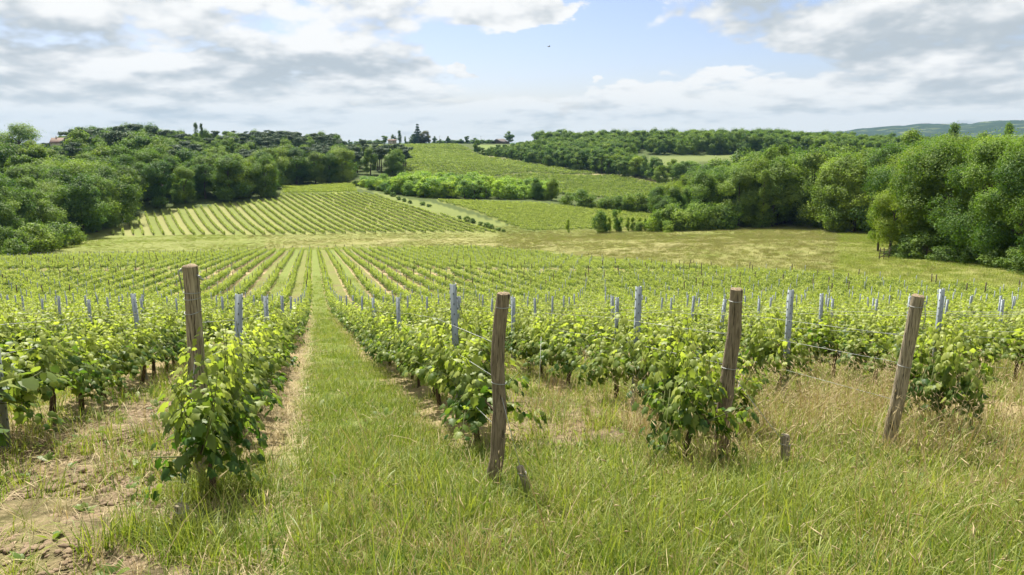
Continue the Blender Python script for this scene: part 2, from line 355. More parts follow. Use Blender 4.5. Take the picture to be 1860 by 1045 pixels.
# ------------------------------------------------------------------ ground
def make_ground():
    rs = np.concatenate([[0.0], np.geomspace(.8, 3, 12)[:-1], np.geomspace(3, 30, 210)[:-1], np.geomspace(30, 1000, 170)[:-1], np.geomspace(1000, 9000, 22)])
    az = np.radians(np.concatenate([np.arange(-180, -48, 6.0), np.arange(-48, 48, .2), np.arange(48, 180, 6.0)]))
    Rr, Aa = np.meshgrid(rs[1:], az, indexing='ij')
    X = (Rr * np.sin(Aa)).ravel(); Y = (Rr * np.cos(Aa)).ravel()
    X = np.r_[0, X]; Y = np.r_[0, Y]; Z = H(X, Y); d = np.hypot(X, Y)
    t, s = ts(X, Y); g = np.floor((t - T0) / ROWGAP); f = (t - T0) / ROWGAP - g
    fld = in_field(X, Y)
    # ploughed gaps are lumpy, the sprayed strip under the vines slightly hilled
    near = 1 - sstep(d, 18, 40)
    soil = np.where(fld & (np.mod(g, 2) == 1), 1.0, 0.0)
    head = (~fld) & (t < -1.0 + .14 * (6 - s)) & (Y > 0) & (d < 14)
    soil = np.where(head, 1.0, soil)
    hill = np.exp(-((np.minimum(f, 1 - f)) / .13) ** 2) * fld
    Z += near * (soil * ((vnoise(X, Y, .45, 1) - .5) * .06 + (vnoise(X, Y, .13, 2) - .5) * .03) + (vnoise(X, Y, .8, 3) - .5) * .07 + hill * .05)
    Z += sstep(d, 60, 120) * (1 - sstep(d, 900, 1200)) * (vnoise(X, Y, 9, 4) - .5) * .35
    # what covers the ground, place by place
    C = np.zeros((len(X), 3)); C[:] = (.115, .150, .032)
    n1, n2, n3 = vnoise(X, Y, 14, 5), vnoise(X, Y, 3.5, 6), vnoise(X, Y, 45, 7)
    def put(mask, c, w=1.0):
        w = np.broadcast_to(np.asarray(w, float), X.shape)[mask][:, None]; C[mask] = C[mask] * (1 - w) + np.array(c) * w
    px = pxcol(X, np.maximum(Y, 1)); fb = np.interp(px, FB[:, 0], FB[:, 1])
    mead = (Y > fb) & (Y < 262)
    put(mead, (.205, .200, .074)); put(mead, (.245, .218, .108), sstep(n1 * .6 + n3 * .6, .45, .8) * .6)
    put(mead, (.135, .165, .035), np.maximum(1 - sstep(Y - fb, 1, 13), sstep(n2 * .5 + vnoise(X, Y, 22, 9) * .6, .62, .8) * .7))
    put(mead & (px < 480), (.145, .175, .042), .65); put(mead & (px > 1520), (.160, .175, .040), .6)
    put(mead & (Y > 226), (.150, .175, .045), .5)
    far = Y >= 262
    put(far, (.060, .080, .022))
    for Pp, c in ((FIELD3, (.155, .175, .045)), (FIELD4A, (.120, .120, .045)), (FIELD4B, (.150, .150, .055)), (FIELD4C, (.190, .190, .075)), (FIELD4D, (.125, .165, .045)), (FIELD2B, (.160, .185, .045))):
        put(inside(Pp, X, Y), c)
    for Pp, c in ((poly((905, 424, 243), (1010, 424, 246), (930, 412, 262), (840, 392, 290), (790, 372, 322), (700, 362, 352), (650, 345, 375), (640, 336, 400), (690, 353, 346), (780, 385, 290)), (.135, .160, .046)),
                  (poly((1180, 295, 540), (1330, 293, 545), (1340, 285, 640), (1180, 286, 640)), (.118, .142, .045)), (poly((630, 334, 400), (700, 345, 385), (760, 330, 425), (740, 322, 440), (640, 330, 420)), (.180, .185, .06))):
        put(inside(Pp, X, Y), c)
    f2 = inside(FIELD2, X, Y) & True
    put(f2, (.155, .175, .045))
    hedge4 = inside(poly((868, 289, 640), (1000, 306, 578), (1205, 338, 474), (1205, 331, 490), (1000, 302, 590), (880, 284, 660)), X, Y)
    put(hedge4, (.26, .23, .12))
    mx = lambda m: m.astype(float)
    idx0 = 1; na = len(az); nr = len(rs) - 1
    i, j = np.meshgrid(np.arange(nr - 1), np.arange(na), indexing='ij'); j2 = (j + 1) % na
    Q = np.stack([idx0 + i * na + j, idx0 + i * na + j2, idx0 + (i + 1) * na + j2, idx0 + (i + 1) * na + j], -1).reshape(-1, 4)[:, ::-1]
    jj = np.arange(na); Tt = np.stack([np.zeros(na, int), idx0 + (jj + 1) % na, idx0 + jj], -1)
    m, T, out = new_mat('ground')
    geo = T.n.new('ShaderNodeNewGeometry'); pos = geo.outputs['Position']; x, y, z = T.sep(pos)
    base = T.attr('cover', 'Color'); v1 = T.attr('field_near'); v2 = T.attr('field_far'); so_ = T.attr('bare')
    nA = T.noise(pos, .9, 6, .65); nB = T.noise(pos, 6.0, 6, .7); nC = T.noise(pos, 45.0, 4, .7); nD = T.noise(pos, .12, 4, .6)
    def rows(n, gap, t0):
        tt = T.math('ADD', T.math('MULTIPLY', x, n[0]), T.math('MULTIPLY', y, n[1]))
        tt = T.math('DIVIDE', T.math('SUBTRACT', tt, t0), gap); fr = T.math('FRACT', tt); fl = T.math('FLOOR', tt)
        par = T.math('ABSOLUTE', T.math('FLOORED_MODULO', fl, 2.0)); edge = T.math('MINIMUM', fr, T.math('SUBTRACT', 1.0, fr)); return fr, par, edge
    fr, par, edge = rows(RN, ROWGAP, T0)
    soilc = T.mix(T.smooth(nB, .36, .66), (.070, .048, .031), (.262, .192, .122)); soilc = T.mix(T.smooth(nC, .5, .8, 0, .6), soilc, (.40, .32, .20))  # soil hollows coloured darker: crevice shade put into the colour
    soilc = T.mix(T.smooth(T.math('ADD', T.math('MULTIPLY', nA, .5), T.math('MULTIPLY', nD, .5)), .42, .60, .0, .5), soilc, (.130, .145, .038))
    strawc = T.mix(nB, (.180, .128, .066), (.420, .335, .185))
    grassc = T.mix(T.smooth(nB, .3, .7), (.075, .120, .022), (.200, .220, .060)); grassc = T.mix(T.smooth(nA, .52, .75, 0, .6), grassc, (.27, .23, .10))
    e2 = T.math('ADD', edge, T.math('MULTIPLY', T.math('SUBTRACT', nA, .5), .20))
    weedy = T.smooth(T.math('ADD', T.math('MULTIPLY', nA, .35), T.math('MULTIPLY', nD, .65)), .36, .52, .35, .95)
    c1 = T.mix(T.math('GREATER_THAN', par, .5), grassc, T.mix(T.math('MULTIPLY', weedy, T.smooth(y, 14, 40)), soilc, (.150, .165, .045)))
    c1 = T.mix(T.smooth(e2, .15, .27, 1, 0), c1, strawc)
    c = T.mix(T.math('MULTIPLY', v1, 1.0), T.mix(1.0, base, T.mix(nB, (.72, .72, .72), (1.3, 1.3, 1.25)), 'MULTIPLY'), c1)
    c = T.mix(so_, c, soilc)
    fr2, par2, edge2 = rows(N2, GAP2, 0.0)
    c2 = T.mix(T.math('GREATER_THAN', par2, .5), (.150, .175, .045), T.mix(nB, (.172, .182, .062), (.235, .228, .088)))
    c2 = T.mix(T.smooth(T.math('ADD', edge2, T.math('MULTIPLY', T.math('SUBTRACT', nA, .5), .1)), .10, .2, .7, 0), c2, (.24, .20, .10))
    c = T.mix(v2, c, c2)
    c = T.mix(1.0, c, T.mix(nD, (.82, .84, .82), (1.18, 1.16, 1.14)), 'MULTIPLY')
    c = T.mix(1.0, c, T.mix(nC, (.80, .80, .80), (1.2, 1.2, 1.2)), 'MULTIPLY')
    hgt = T.math('ADD', T.math('MULTIPLY', nB, .7), T.math('MULTIPLY', nC, .35))
    T.l.new(principled(T, c, .95, T.bump(hgt, .8, .09), .1), out.inputs[0])
    bare = np.where(head, 1.0, 0.0)
    me = mesh_np('ground', np.c_[X, Y, Z], [Q, Tt], m, dict(cover=np.c_[C, np.ones(len(C))], field_near=mx(fld), field_far=mx(f2) * (1 - .55 * sstep(px, 430, 560)), bare=bare), smooth=True)
    tag(link('ground', me), 'rolling ground of the valley with ploughed and grassy strips', kind='structure')
make_ground()

def far_hills():
    # long wooded ridge some kilometres off beyond the right-hand woods
    ridge = np.array([(1380, 249), (1500, 240), (1560, 235.5), (1640, 229.5), (1690, 224.5), (1730, 226), (1760, 225), (1790, 221), (1830, 219), (1870, 217), (1960, 213), (2060, 216), (2200, 222)], float)
    us = np.linspace(1380, 2200, 150); ds = np.linspace(0, 1, 26); V = []
    for k, dd in enumerate(ds):
        Y = 3300 + 1500 * dd
        top = np.interp(us, ridge[:, 0], ridge[:, 1])
        for uu, tp in zip(us, top):
            p = at(uu, tp, 4800); b = at(uu, 251, 3300)
            x = b[0] + (p[0] - b[0]) * dd; zz = b[2] - 30 + (p[2] - b[2] + 30) * (dd ** .8)
            V.append((x, Y, zz + (vnoise(np.array([x]), np.array([Y]), 160, 3)[0] - .5) * 22 * dd ** .5 * (1 if dd < 1 else .25) + (vnoise(np.array([x]), np.array([Y]), 45, 4)[0] - .5) * 9))
    nu = len(us)
    V = np.array(V); back = V[-nu:].copy(); back[:, 1] += 900; back[:, 2] -= 150; V = np.r_[V, back]; nd = len(ds) + 1
    i, j = np.meshgrid(np.arange(nd - 1), np.arange(nu - 1), indexing='ij')
    Q = np.stack([i * nu + j, i * nu + j + 1, (i + 1) * nu + j + 1, (i + 1) * nu + j], -1).reshape(-1, 4)
    m, T, out = new_mat('far_hills'); tc = T.n.new('ShaderNodeTexCoord'); o = tc.outputs['Object']
    n = T.noise(T.vscale(o, (.0042, .010, 0.0)), 1.0, 5, .55); n2 = T.noise(o, .02, 4, .6)
    c = T.mix(n2, (.014, .028, .014), (.034, .052, .024)); c = T.mix(T.smooth(n, .57, .60), c, (.095, .115, .05)); c = T.mix(T.smooth(n, .66, .68), c, (.24, .21, .15))
    T.l.new(principled(T, c, .95, None, .05), out.inputs[0])
    tag(link('hills', mesh_np('hills', V, [Q], m, smooth=True)), 'long blue wooded ridge with pale fields on the horizon at right', kind='structure')
far_hills()

# ------------------------------------------------------------------ leaves, trees
KITE = (np.array([(0, 0, 0), (.45, .36, .10), (1, 0, -.10), (.45, -.36, .10)]), [np.array([[0, 1, 2], [0, 2, 3]])])
_half = [(-.15, .22), (.04, .50), (.30, .37), (.54, .50), (.70, .20)]
_o = [(0, 0)] + _half + [(1.02, 0)] + [(a, -b) for a, b in _half[::-1]]
PALM = (np.array([(.40, 0, .05)] + [(a, b, -.30 * abs(b) * (1 if abs(b) < .4 else 1.15) - .18 * a * a) for a, b in _o]),
        [np.array([[0, k + 1, (k + 1) % len(_o) + 1] for k in range(len(_o))])])
_o6 = [(0, 0), (-.1, .33), (.35, .46), (.68, .33), (1, 0), (.68, -.33), (.35, -.46), (-.1, -.33)]
LOBE = (np.array([(a, b, -.25 * abs(b) - .12 * a * a) for a, b in _o6]), [np.array([[0, 1, 2], [0, 2, 4], [2, 3, 4], [0, 4, 6], [4, 5, 6], [0, 6, 7]])])
def leaves(P, Nn, Tp, size, tint, tmpl):
    """one mesh of many leaves: place, normal, tip direction, size, tint"""
    V0, F0 = tmpl; n, m = len(P), len(V0)
    Nn = unit(Nn); Tp = unit(Tp - (Tp * Nn).sum(1, keepdims=True) * Nn); S = np.cross(Nn, Tp)
    V = P[:, None] + size[:, None, None] * (V0[None, :, 0:1] * Tp[:, None] + V0[None, :, 1:2] * S[:, None] + V0[None, :, 2:3] * Nn[:, None])
    F = [(f[None] + (np.arange(n) * m)[:, None, None]).reshape(-1, f.shape[1]) for f in F0]
    return V.reshape(-1, 3), F, np.repeat(tint, m)
def rdir(rng, n): return unit(rng.normal(size=(n, 3)))

def tree_mesh(seed, Ht, R, zb, ncl, nleaf, ls, style, mat, wood='bark'):
    rng = np.random.default_rng(seed); zc = (zb + Ht) / 2; hz = (Ht - zb) / 2
    C, rc = [], []
    for k in range(ncl):
        if style == 'pine':
            d = rdir(rng, 1)[0]; f = rng.uniform(.2, .95); c = np.array([d[0] * R * f, d[1] * R * f, zb + (Ht - zb) * rng.uniform(.25, .97) ** .8]); c[2] -= .25 * hz * (np.hypot(c[0], c[1]) / R) ** 2
            r = R * rng.uniform(.20, .36)
        elif style == 'cedar':
            h = (k + .5) / ncl; a = k * 2.4 + rng.normal() * .5; rr = R * (1 - h) ** .9 * rng.uniform(.1, .9); c = np.array([math.cos(a) * rr, math.sin(a) * rr, zb + (Ht - zb) * (round(h * 7) / 7 * .7 + h * .3) + rng.normal() * .3]); r = R * .34 * (1.08 - .75 * h) * rng.uniform(.7, 1.2)
        elif style == 'column':
            h = rng.uniform(.03, .97); w = R * (math.sin(math.pi * min(1, h * .85 + .16)) ** .7); a = rng.uniform(0, 6.28); rr = w * rng.uniform(.2, .75)
            c = np.array([math.cos(a) * rr, math.sin(a) * rr, zb + (Ht - zb) * h]); r = R * rng.uniform(.35, .6)
        else:
            a_ = rng.uniform(0, 6.283); h_ = rng.uniform(-1, 1); w_ = (1 - max(0, h_) ** 2.4) ** .62 * (1 - .30 * max(0, -h_) ** 1.5); d = np.array([math.cos(a_) * w_, math.sin(a_) * w_, h_])
            f = math.sqrt(rng.uniform(.2, .86)) * (1 + .22 * math.sin(2.3 * math.atan2(d[1], d[0]) + seed) + .12 * math.sin(4.1 * math.atan2(d[1], d[0]) + 2 * seed)) * .92
            c = np.array([d[0] * R * f, d[1] * R * f, zc + d[2] * hz * .84]); r = R * rng.choice((rng.uniform(.16, .28), rng.uniform(.30, .52)), p=(.55, .45))
            if style == 'bush': r *= 1.15
        C.append(c); rc.append(r)
    C, rc = np.array(C), np.array(rc); flat = {'pine': .42, 'cedar': .40}.get(style, .82)
    w = rc ** 2 / (rc ** 2).sum(); k = rng.choice(ncl, nleaf, p=w)
    d = rdir(rng, nleaf); d[:, 2] = d[:, 2] * .85 + .18; d = unit(d)
    # leaves sit in small sprays so that the surface of each clump breaks up
    spray = rdir(rng, 60 * ncl).reshape(ncl, 60, 3); sidx = rng.integers(0, 60, nleaf); hasspray = rng.random(nleaf) < .75
    ds = unit(spray[k, sidx] + rng.normal(size=(nleaf, 3)) * .17); ds[:, 2] = ds[:, 2] * .9 + .1
    d = np.where(hasspray[:, None], unit(ds), d)
    rad = rc[k] * (rng.uniform(.78, 1.08, nleaf) + .26 * np.sin(spray[k, sidx, 0] * 9 + spray[k, sidx, 1] * 13))
    rad *= 1 + .38 * (spray[k, sidx, 2] > .35) * (rng.random(nleaf) < .5) * (np.sin(spray[k, sidx, 0] * 21) > .55); rad *= 1 - .45 * (rng.random(nleaf) < .22) * rng.random(nleaf); P = C[k] + d * rad[:, None] * np.array([1, 1, flat])
    outw = P - np.array([0, 0, zc]); outw /= np.array([R, R, hz]); q = np.linalg.norm(outw, axis=1)
    keep = (P[:, 2] > max(.02 * Ht, zb * .6)) & ((q > .45) | (rng.random(nleaf) < .3))
    P, d, outw, kk = P[keep], d[keep], outw[keep], k[keep]; n = len(P)
    Nn = d * .6 + unit(outw) * .35 + rng.normal(size=(n, 3)) * .52 + np.array([0, 0, .40])
    Tp = d * .5 + rng.normal(size=(n, 3)) * .6 + np.array([0, 0, -.35])
    ct = rng.uniform(.10, .72, ncl)
    tint = np.clip(ct[kk] + rng.normal(size=n) * .16, 0, 1)
    V, F, tv = leaves(P, Nn, Tp, ls * rng.uniform(.6, 1.35, n), tint, KITE)
    crown = mesh_np('crown', V, F, M[mat], dict(tint=tv))
    mb = MB(); tr = Ht * .022 + .05
    lean = rng.normal(size=2) * .02 * Ht; top = np.array([lean[0], lean[1], zb + (Ht - zb) * (.9 if style in ('cedar', 'column', 'pine') else .62)])
    mid = np.array([lean[0] * .3 + rng.normal() * .01 * Ht, lean[1] * .3, top[2] * .45])
    mb.tube([(0, 0, -.6), (0, 0, .05 * Ht), mid, top], [tr * 1.35, tr, tr * .75, tr * .22], 7)
    for c in C[rng.permutation(ncl)[:9]]:
        f = rng.uniform(.3, .8); a = np.array([0, 0, 0]) + (mid * (1 - f) + top * f if f > .4 else mid * f / .4 * .9); a = mid + (top - mid) * f
        if c[2] < a[2]: a = np.array([mid[0], mid[1], max(.1 * Ht, c[2] * .8)])
        m2 = a * .5 + c * .5 + np.array([0, 0, .03 * Ht]); mb.tube([a, m2, c], [tr * .42, tr * .26, tr * .08], 5, False)
    return crown, mb.mesh('trunk', M[wood], True)

TREES = {}
def variants(key, n, **kw):
    TREES[key] = [tree_mesh(hash_seed(key) + 17 * i, **{k: (v(i) if callable(v) else v) for k, v in kw.items()}) + (kw['Ht'](i) if callable(kw['Ht']) else kw['Ht'],) for i in range(n)]
def hash_seed(s): return sum((i + 3) * ord(c) for i, c in enumerate(s)) % 9973
variants('big', 5, Ht=lambda i: 18 + .6 * i, R=lambda i: 6.0 + .35 * (i % 3), zb=1.6, ncl=40, nleaf=56000, ls=.26, style='broad', mat='tree_leaf')
variants('open', 2, Ht=13, R=4.4, zb=2.6, ncl=26, nleaf=18000, ls=.23, style='broad', mat='tree_leaf')
variants('mid', 6, Ht=lambda i: 16 + .5 * i, R=lambda i: 5.2 + .3 * (i % 4), zb=.4, ncl=30, nleaf=27000, ls=.34, style='broad', mat='tree_leaf')
variants('far', 6, Ht=lambda i: 14 + .5 * i, R=lambda i: 4.9 + .3 * (i % 3), zb=.6, ncl=20, nleaf=9000, ls=.50, style='broad', mat='tree_leaf')
variants('pine', 4, Ht=lambda i: 15 + .7 * i, R=4.6, zb=6.0, ncl=22, nleaf=6000, ls=.48, style='pine', mat='pine_leaf')
variants('poplar', 3, Ht=20, R=2.7, zb=1.0, ncl=38, nleaf=11000, ls=.34, style='column', mat='tree_leaf')
variants('cedar', 1, Ht=20, R=7.0, zb=2.5, ncl=70, nleaf=12000, ls=.7, style='cedar', mat='pine_leaf')
variants('bush', 5, Ht=4.0, R=2.3, zb=.05, ncl=18, nleaf=4200, ls=.25, style='bush', mat='tree_leaf')
variants('sapling', 4, Ht=6.0, R=1.9, zb=.3, ncl=18, nleaf=3600, ls=.28, style='broad', mat='tree_leaf')

def plant_tree(name, var, x, y, height, label, cat, group=None, col=(1, 1, 1), wid=1.0, sink=.25, idx=None):
    vs = TREES[var]; cr, tr, h0 = vs[(idx if idx is not None else random.randrange(len(vs)))]
    k = height / h0
    e = empty(name, (x, y, h1(x, y) - sink), random.uniform(0, 6.28)); e.scale = (k * wid, k * wid, k)
    tag(e, label, cat, group)
    link('trunk', tr, e); c = link('crown', cr, e); c.color = (*col, 1)
    return e
# ------------------------------------------------------------------ instanced masses (kind = stuff)
def proto(mesh):
    o = bpy.data.objects.new('source', mesh); return o
def scatter(name, P, rot, scl, idx, meshes, label, cat=None):
    """one object that stands the given meshes on its points"""
    if len(P) == 0: return None
    c = bpy.data.collections.new(name + '_source')
    for i, m in enumerate(meshes):
        o = bpy.data.objects.new('%s_%02d' % (name, i), m); c.objects.link(o)
    me = bpy.data.meshes.new(name); me.vertices.add(len(P)); me.vertices.foreach_set('co', np.asarray(P, np.float32).ravel())
    me.attributes.new('turn', 'FLOAT_VECTOR', 'POINT').data.foreach_set('vector', np.asarray(rot, np.float32).ravel())
    scl = np.asarray(scl, np.float32); scl = np.repeat(scl[:, None], 3, 1) if scl.ndim == 1 else scl
    me.attributes.new('grow', 'FLOAT_VECTOR', 'POINT').data.foreach_set('vector', scl.ravel())
    me.attributes.new('which', 'INT', 'POINT').data.foreach_set('value', np.asarray(idx, np.int32))
    o = link(name, me); tag(o, label, cat, None, 'stuff')
    g = bpy.data.node_groups.new(name, 'GeometryNodeTree')
    g.interface.new_socket('Geometry', in_out='INPUT', socket_type='NodeSocketGeometry'); g.interface.new_socket('Geometry', in_out='OUTPUT', socket_type='NodeSocketGeometry')
    n, l = g.nodes, g.links
    gi, go = n.new('NodeGroupInput'), n.new('NodeGroupOutput'); ip = n.new('GeometryNodeInstanceOnPoints'); ci = n.new('GeometryNodeCollectionInfo')
    ci.inputs['Collection'].default_value = c; ci.inputs['Separate Children'].default_value = True; ci.inputs['Reset Children'].default_value = True
    def na(nm, ty):
        a = n.new('GeometryNodeInputNamedAttribute'); a.data_type = ty; a.inputs['Name'].default_value = nm; return a.outputs['Attribute']
    l.new(gi.outputs[0], ip.inputs['Points']); l.new(ci.outputs[0], ip.inputs['Instance']); ip.inputs['Pick Instance'].default_value = True
    l.new(na('which', 'INT'), ip.inputs['Instance Index']); l.new(na('turn', 'FLOAT_VECTOR'), ip.inputs['Rotation']); l.new(na('grow', 'FLOAT_VECTOR'), ip.inputs['Scale'])
    l.new(ip.outputs[0], go.inputs[0]); md = o.modifiers.new('scatter', 'NODES'); md.node_group = g
    return o

# ------------------------------------------------------------------ woods
def fill(P, gap, jitter=.3, seed=0):
    rng = np.random.default_rng(seed); x0, y0 = P.min(0); x1, y1 = P.max(0); out = []
    r = 0; y = y0
    while y < y1:
        g = gap(y) if callable(gap) else gap
        xs = np.arange(x0 + (r % 2) * g / 2, x1, g); pts = np.c_[xs, np.full(len(xs), y)] + rng.uniform(-1, 1, (len(xs), 2)) * g * jitter
        out.append(pts); y += g * .87; r += 1
    pts = np.concatenate(out); return pts[inside(P, pts[:, 0], pts[:, 1])]
GREENS = [(1, 1, 1), (1.12, 1.08, .85), (.85, .92, .9), (1.25, 1.15, .75), (.75, .85, .85), (1.05, 1.0, 1.1)]
def pick(ws): return GREENS[random.choices(range(6), ws)[0]]

# left wood: edge line first, then the slope behind it
LEFT = poly((-330, 450, 178), (-60, 462, 176), (20, 457, 182), (70, 448, 196), (125, 438, 214), (180, 424, 244), (262, 388, 290), (300, 383, 296), (400, 370, 312), (505, 360, 330), (520, 345, 390), (628, 332, 404), (640, 330, 445), (748, 318, 452),
            (735, 298, 530), (690, 275, 660), (560, 270, 690), (100, 270, 620), (-330, 300, 470))
pts = fill(LEFT, lambda y: 10.0 if y < 330 else (10.5 if y < 450 else 13.0), .33, 3)
EDGE = poly((-330, 450, 178), (-60, 462, 176), (20, 457, 182), (70, 448, 196), (125, 438, 214), (180, 424, 244), (262, 388, 290), (300, 383, 296), (400, 370, 312), (505, 360, 330), (520, 345, 390), (628, 332, 404), (640, 330, 445), (748, 318, 452))
def edge_dist(p):
    d = 1e9
    for a, b in zip(EDGE[:-1], EDGE[1:]):
        t = np.clip(np.dot(p - a, b - a) / np.dot(b - a, b - a), 0, 1); d = min(d, np.linalg.norm(p - a - t * (b - a)))
    return d
wood_far = []       # trees deep in the woods, too many to single out
n_broad = 0
for x, y in pts:
    px = float(pxcol(x, y)); 
    if px < -120: continue
    if px > 628 and y > 530: continue
    ed = edge_dist(np.array([x, y]))
    if ed < 1.5: continue
    ht_k = float(np.interp(px, [120, 165, 300, 350, 420, 520], [.58, 1.2, 1.2, .82, .86, .95])) if y > 330 else 1.0
    z = h1(x, y); pine = (y > 420 and px > 455 and random.random() < .75) or (y > 330 and random.random() < .22) or (px > 640 and random.random() < .8)
    if y < 345 and ed < 30 or ed < 12:
        hgt = random.uniform(14, 19.5) if px > 240 else random.uniform(16, 22)
        if px < 130 and y < 200: hgt *= .75
        plant_tree('broadleaf_tree', 'mid', x, y, hgt, 'leafy tree at the front edge of the wood behind the striped vineyard' if px > 240 else 'leafy tree at the front edge of the left wood beside the meadow',
                   'tree', 'trees along the edge of the left wood', pick([4, 3, 3, 1, 2, 1]), random.uniform(1.0, 1.35)); n_broad += 1
    elif pine and y < 640:
        plant_tree('pine_tree', 'pine', x, y, random.uniform(13, 18) * ht_k, 'dark pine with flat crown in the wood on the left ridge', 'tree', 'pines on the left ridge', (1, 1, 1), random.uniform(.95, 1.25))
    elif n_broad < 175 and y < 520:
        plant_tree('broadleaf_tree', 'far', x, y, random.uniform(11, 18) * ht_k, 'leafy tree inside the dense wood on the left hillside', 'tree', 'trees in the wood on the left hillside', pick([3, 2, 3, 1, 4, 3]), random.uniform(1.0, 1.25)); n_broad += 1
    else: wood_far.append((x, y, random.uniform(11, 17) * ht_k))
# single trees on the left skyline
x, y = uofs(52, 430), 430
plant_tree('broadleaf_tree', 'open', x, y, 24, 'tall tree with open spreading crown standing above the wood at far left', 'tree', None, (1.1, 1.1, .9), 1.5)
for px, hh in ((369, 22), (379, 20)):
    x, y = uofs(px, 560), 560
    plant_tree('poplar_tree', 'poplar', x, y, hh, 'slim dark tree, %s of the pair on top of the left ridge' % ('taller' if hh > 21 else 'shorter'), 'tree', None, (.6, .65, .7), .55)
for px, Yd, hh, w in ((8, 178, 7, 1), (30, 180, 6, 1.1), (52, 186, 7, 1.2), (75, 190, 6, 1.1), (100, 200, 7, 1.1), (130, 210, 5, 1.1), (15, 172, 5, 1.2)):
    plant_tree('shrub', 'bush', uofs(px, Yd), Yd, hh, 'pale rounded shrub at the foot of the wood at far left', 'shrub', 'shrubs at the foot of the left wood', (1.3, 1.2, 1.4) if px in (52,) else (1.1, 1.05, 1.0), w)

# wood beyond the meadow, right of centre
MID = poly((1195, 414, 240), (1330, 412, 238), (1440, 416, 228), (1560, 425, 205), (1600, 425, 200), (1760, 420, 205), (1900, 420, 220), (1900, 360, 330), (1250, 370, 330), (1190, 385, 292))
wood_mid = []; pts = fill(MID, 9.2, .33, 5)
for x, y in pts:
    px = float(pxcol(x, y))
    hgt = np.interp(px, [1190, 1240, 1300, 1380, 1500, 1600, 1900], [12.5, 15, 20, 22, 22, 22, 21]) * random.uniform(.86, 1.08)
    front = y < 262
    if y > 290: wood_mid.append((x, y, hgt)); continue
    plant_tree('broadleaf_tree', 'mid', x, y, hgt, 'leafy tree at the front of the wood beyond the right side of the meadow' if front else 'leafy tree deeper in the wood beyond the right side of the meadow',
               'tree', 'trees of the wood beyond the meadow', pick([4, 3, 3, 1.5, 2, .5]), random.uniform(.95, 1.15))
for px, Yd, hh, w, c in ((1392, 250, 27, .85, (.95, 1.0, .8)), (1412, 262, 26, .9, (1.2, 1.1, .7)), (1640, 300, 31, 1.1, (1.2, 1.15, .7)), (1715, 330, 30, .8, (.8, .9, .8)), (1770, 310, 28, .9, (1.1, 1.05, .8)), (1812, 330, 31, .6, (.75, .85, .8)), (1385, 232, 18, .8, (1.2, 1.15, .9))):
    plant_tree('poplar_tree', 'poplar', uofs(px, Yd), Yd, hh, {1392: 'tall slim poplar rising above the wood right of centre', 1412: 'yellowish poplar just right of the tallest slim poplar', 1640: 'broad pale poplar standing above the woods at upper right', 1715: 'dark poplar rising above the right wood between two pale crowns',
               1770: 'rounded poplar top above the right wood near the frame edge', 1812: 'thin dark poplar top at far right against the blue ridge', 1385: 'pale narrow poplar in the front edge of the wood right of centre'}[px], 'tree', None, c, w)
for px, Yd, hh, w, c in ((1200, 238, 6.5, 1.0, 3), (1222, 236, 8, 1.0, 5), (1246, 234, 7.5, 1.1, 5), (1268, 233, 9, .9, 0), (1290, 234, 8, 1.0, 5), (1318, 233, 7.5, 1.1, 5), (1212, 232, 3.5, 1.4, 3), (1255, 231, 3, 1.5, 5), (1185, 242, 4, 1.2, 3), (1165, 244, 3.2, 1.2, 3), (1300, 231, 4.5, 1.2, 5)):
    plant_tree('shrub', 'bush', uofs(px, Yd), Yd, hh, 'silvery green shrub in front of the wood where meadow meets right vineyard', 'shrub', 'shrubs before the wood right of centre', tuple(v * 1.25 for v in GREENS[c]), w)
plant_tree('young_tree', 'bush', uofs(1089, 246), 246, 6.8, 'dense round young tree on the meadow edge below the right vineyard', 'tree', None, (.85, .95, .8), .75, .1, 0)
plant_tree('young_tree', 'sapling', uofs(1121, 246), 246, 8.4, 'slender upright young tree on the meadow edge below the right vineyard', 'tree', None, (.9, 1, .75), .62, .1, 1)
plant_tree('shrub', 'bush', uofs(1090, 244), 244, 2.6, 'low shrub at the foot of the dense round young tree', 'shrub', None, (1.1, 1.05, .9), 1.4)
for px, hh in ((1033, 4.5), (1107, 5), (1142, 4.6), (1150, 5.2), (1163, 5), (1172, 4.2)):
    plant_tree('young_tree', 'sapling', uofs(px, 246), 246, hh, 'thin pale sapling on the meadow edge below the right vineyard', 'tree', 'saplings on the meadow edge', (1.3, 1.2, .7), .5, .1)

# near trees at the right
for px, Yd, hh, w, i, c, lb in ((1622, 127, 11.5, 1.0, 0, (1.35, 1.2, .85), 'pale green tree with bare trunks at the left end of the right wood'),
        (1600, 131, 9.5, .8, 1, (1.25, 1.2, .85), 'small light tree leaning over the wooden frame beside the meadow'),
        (1672, 128, 18, .95, 0, (1.25, 1.15, .8), 'bright leafy tree near the left end of the right wood'), (1722, 121, 19, 1.0, 1, (1.0, 1.0, .85), 'tall leafy tree in the front row of the right wood, above deep shade'),
        (1790, 112, 18.5, 1.0, 2, (.95, 1, .85), 'large spreading tree in the front row of the right wood'), (1862, 101, 17.5, 1.0, 3, (.85, .92, .85), 'big dark tree cut by the right frame edge'), (1935, 93, 16.5, 1.0, 4, (.9, .95, .9), 'tall tree just beyond the right frame edge')):
    plant_tree('broadleaf_tree', 'open' if hh < 12 else 'big', uofs(px, Yd), Yd, hh, lb, 'tree', None, c, w, .25, i)
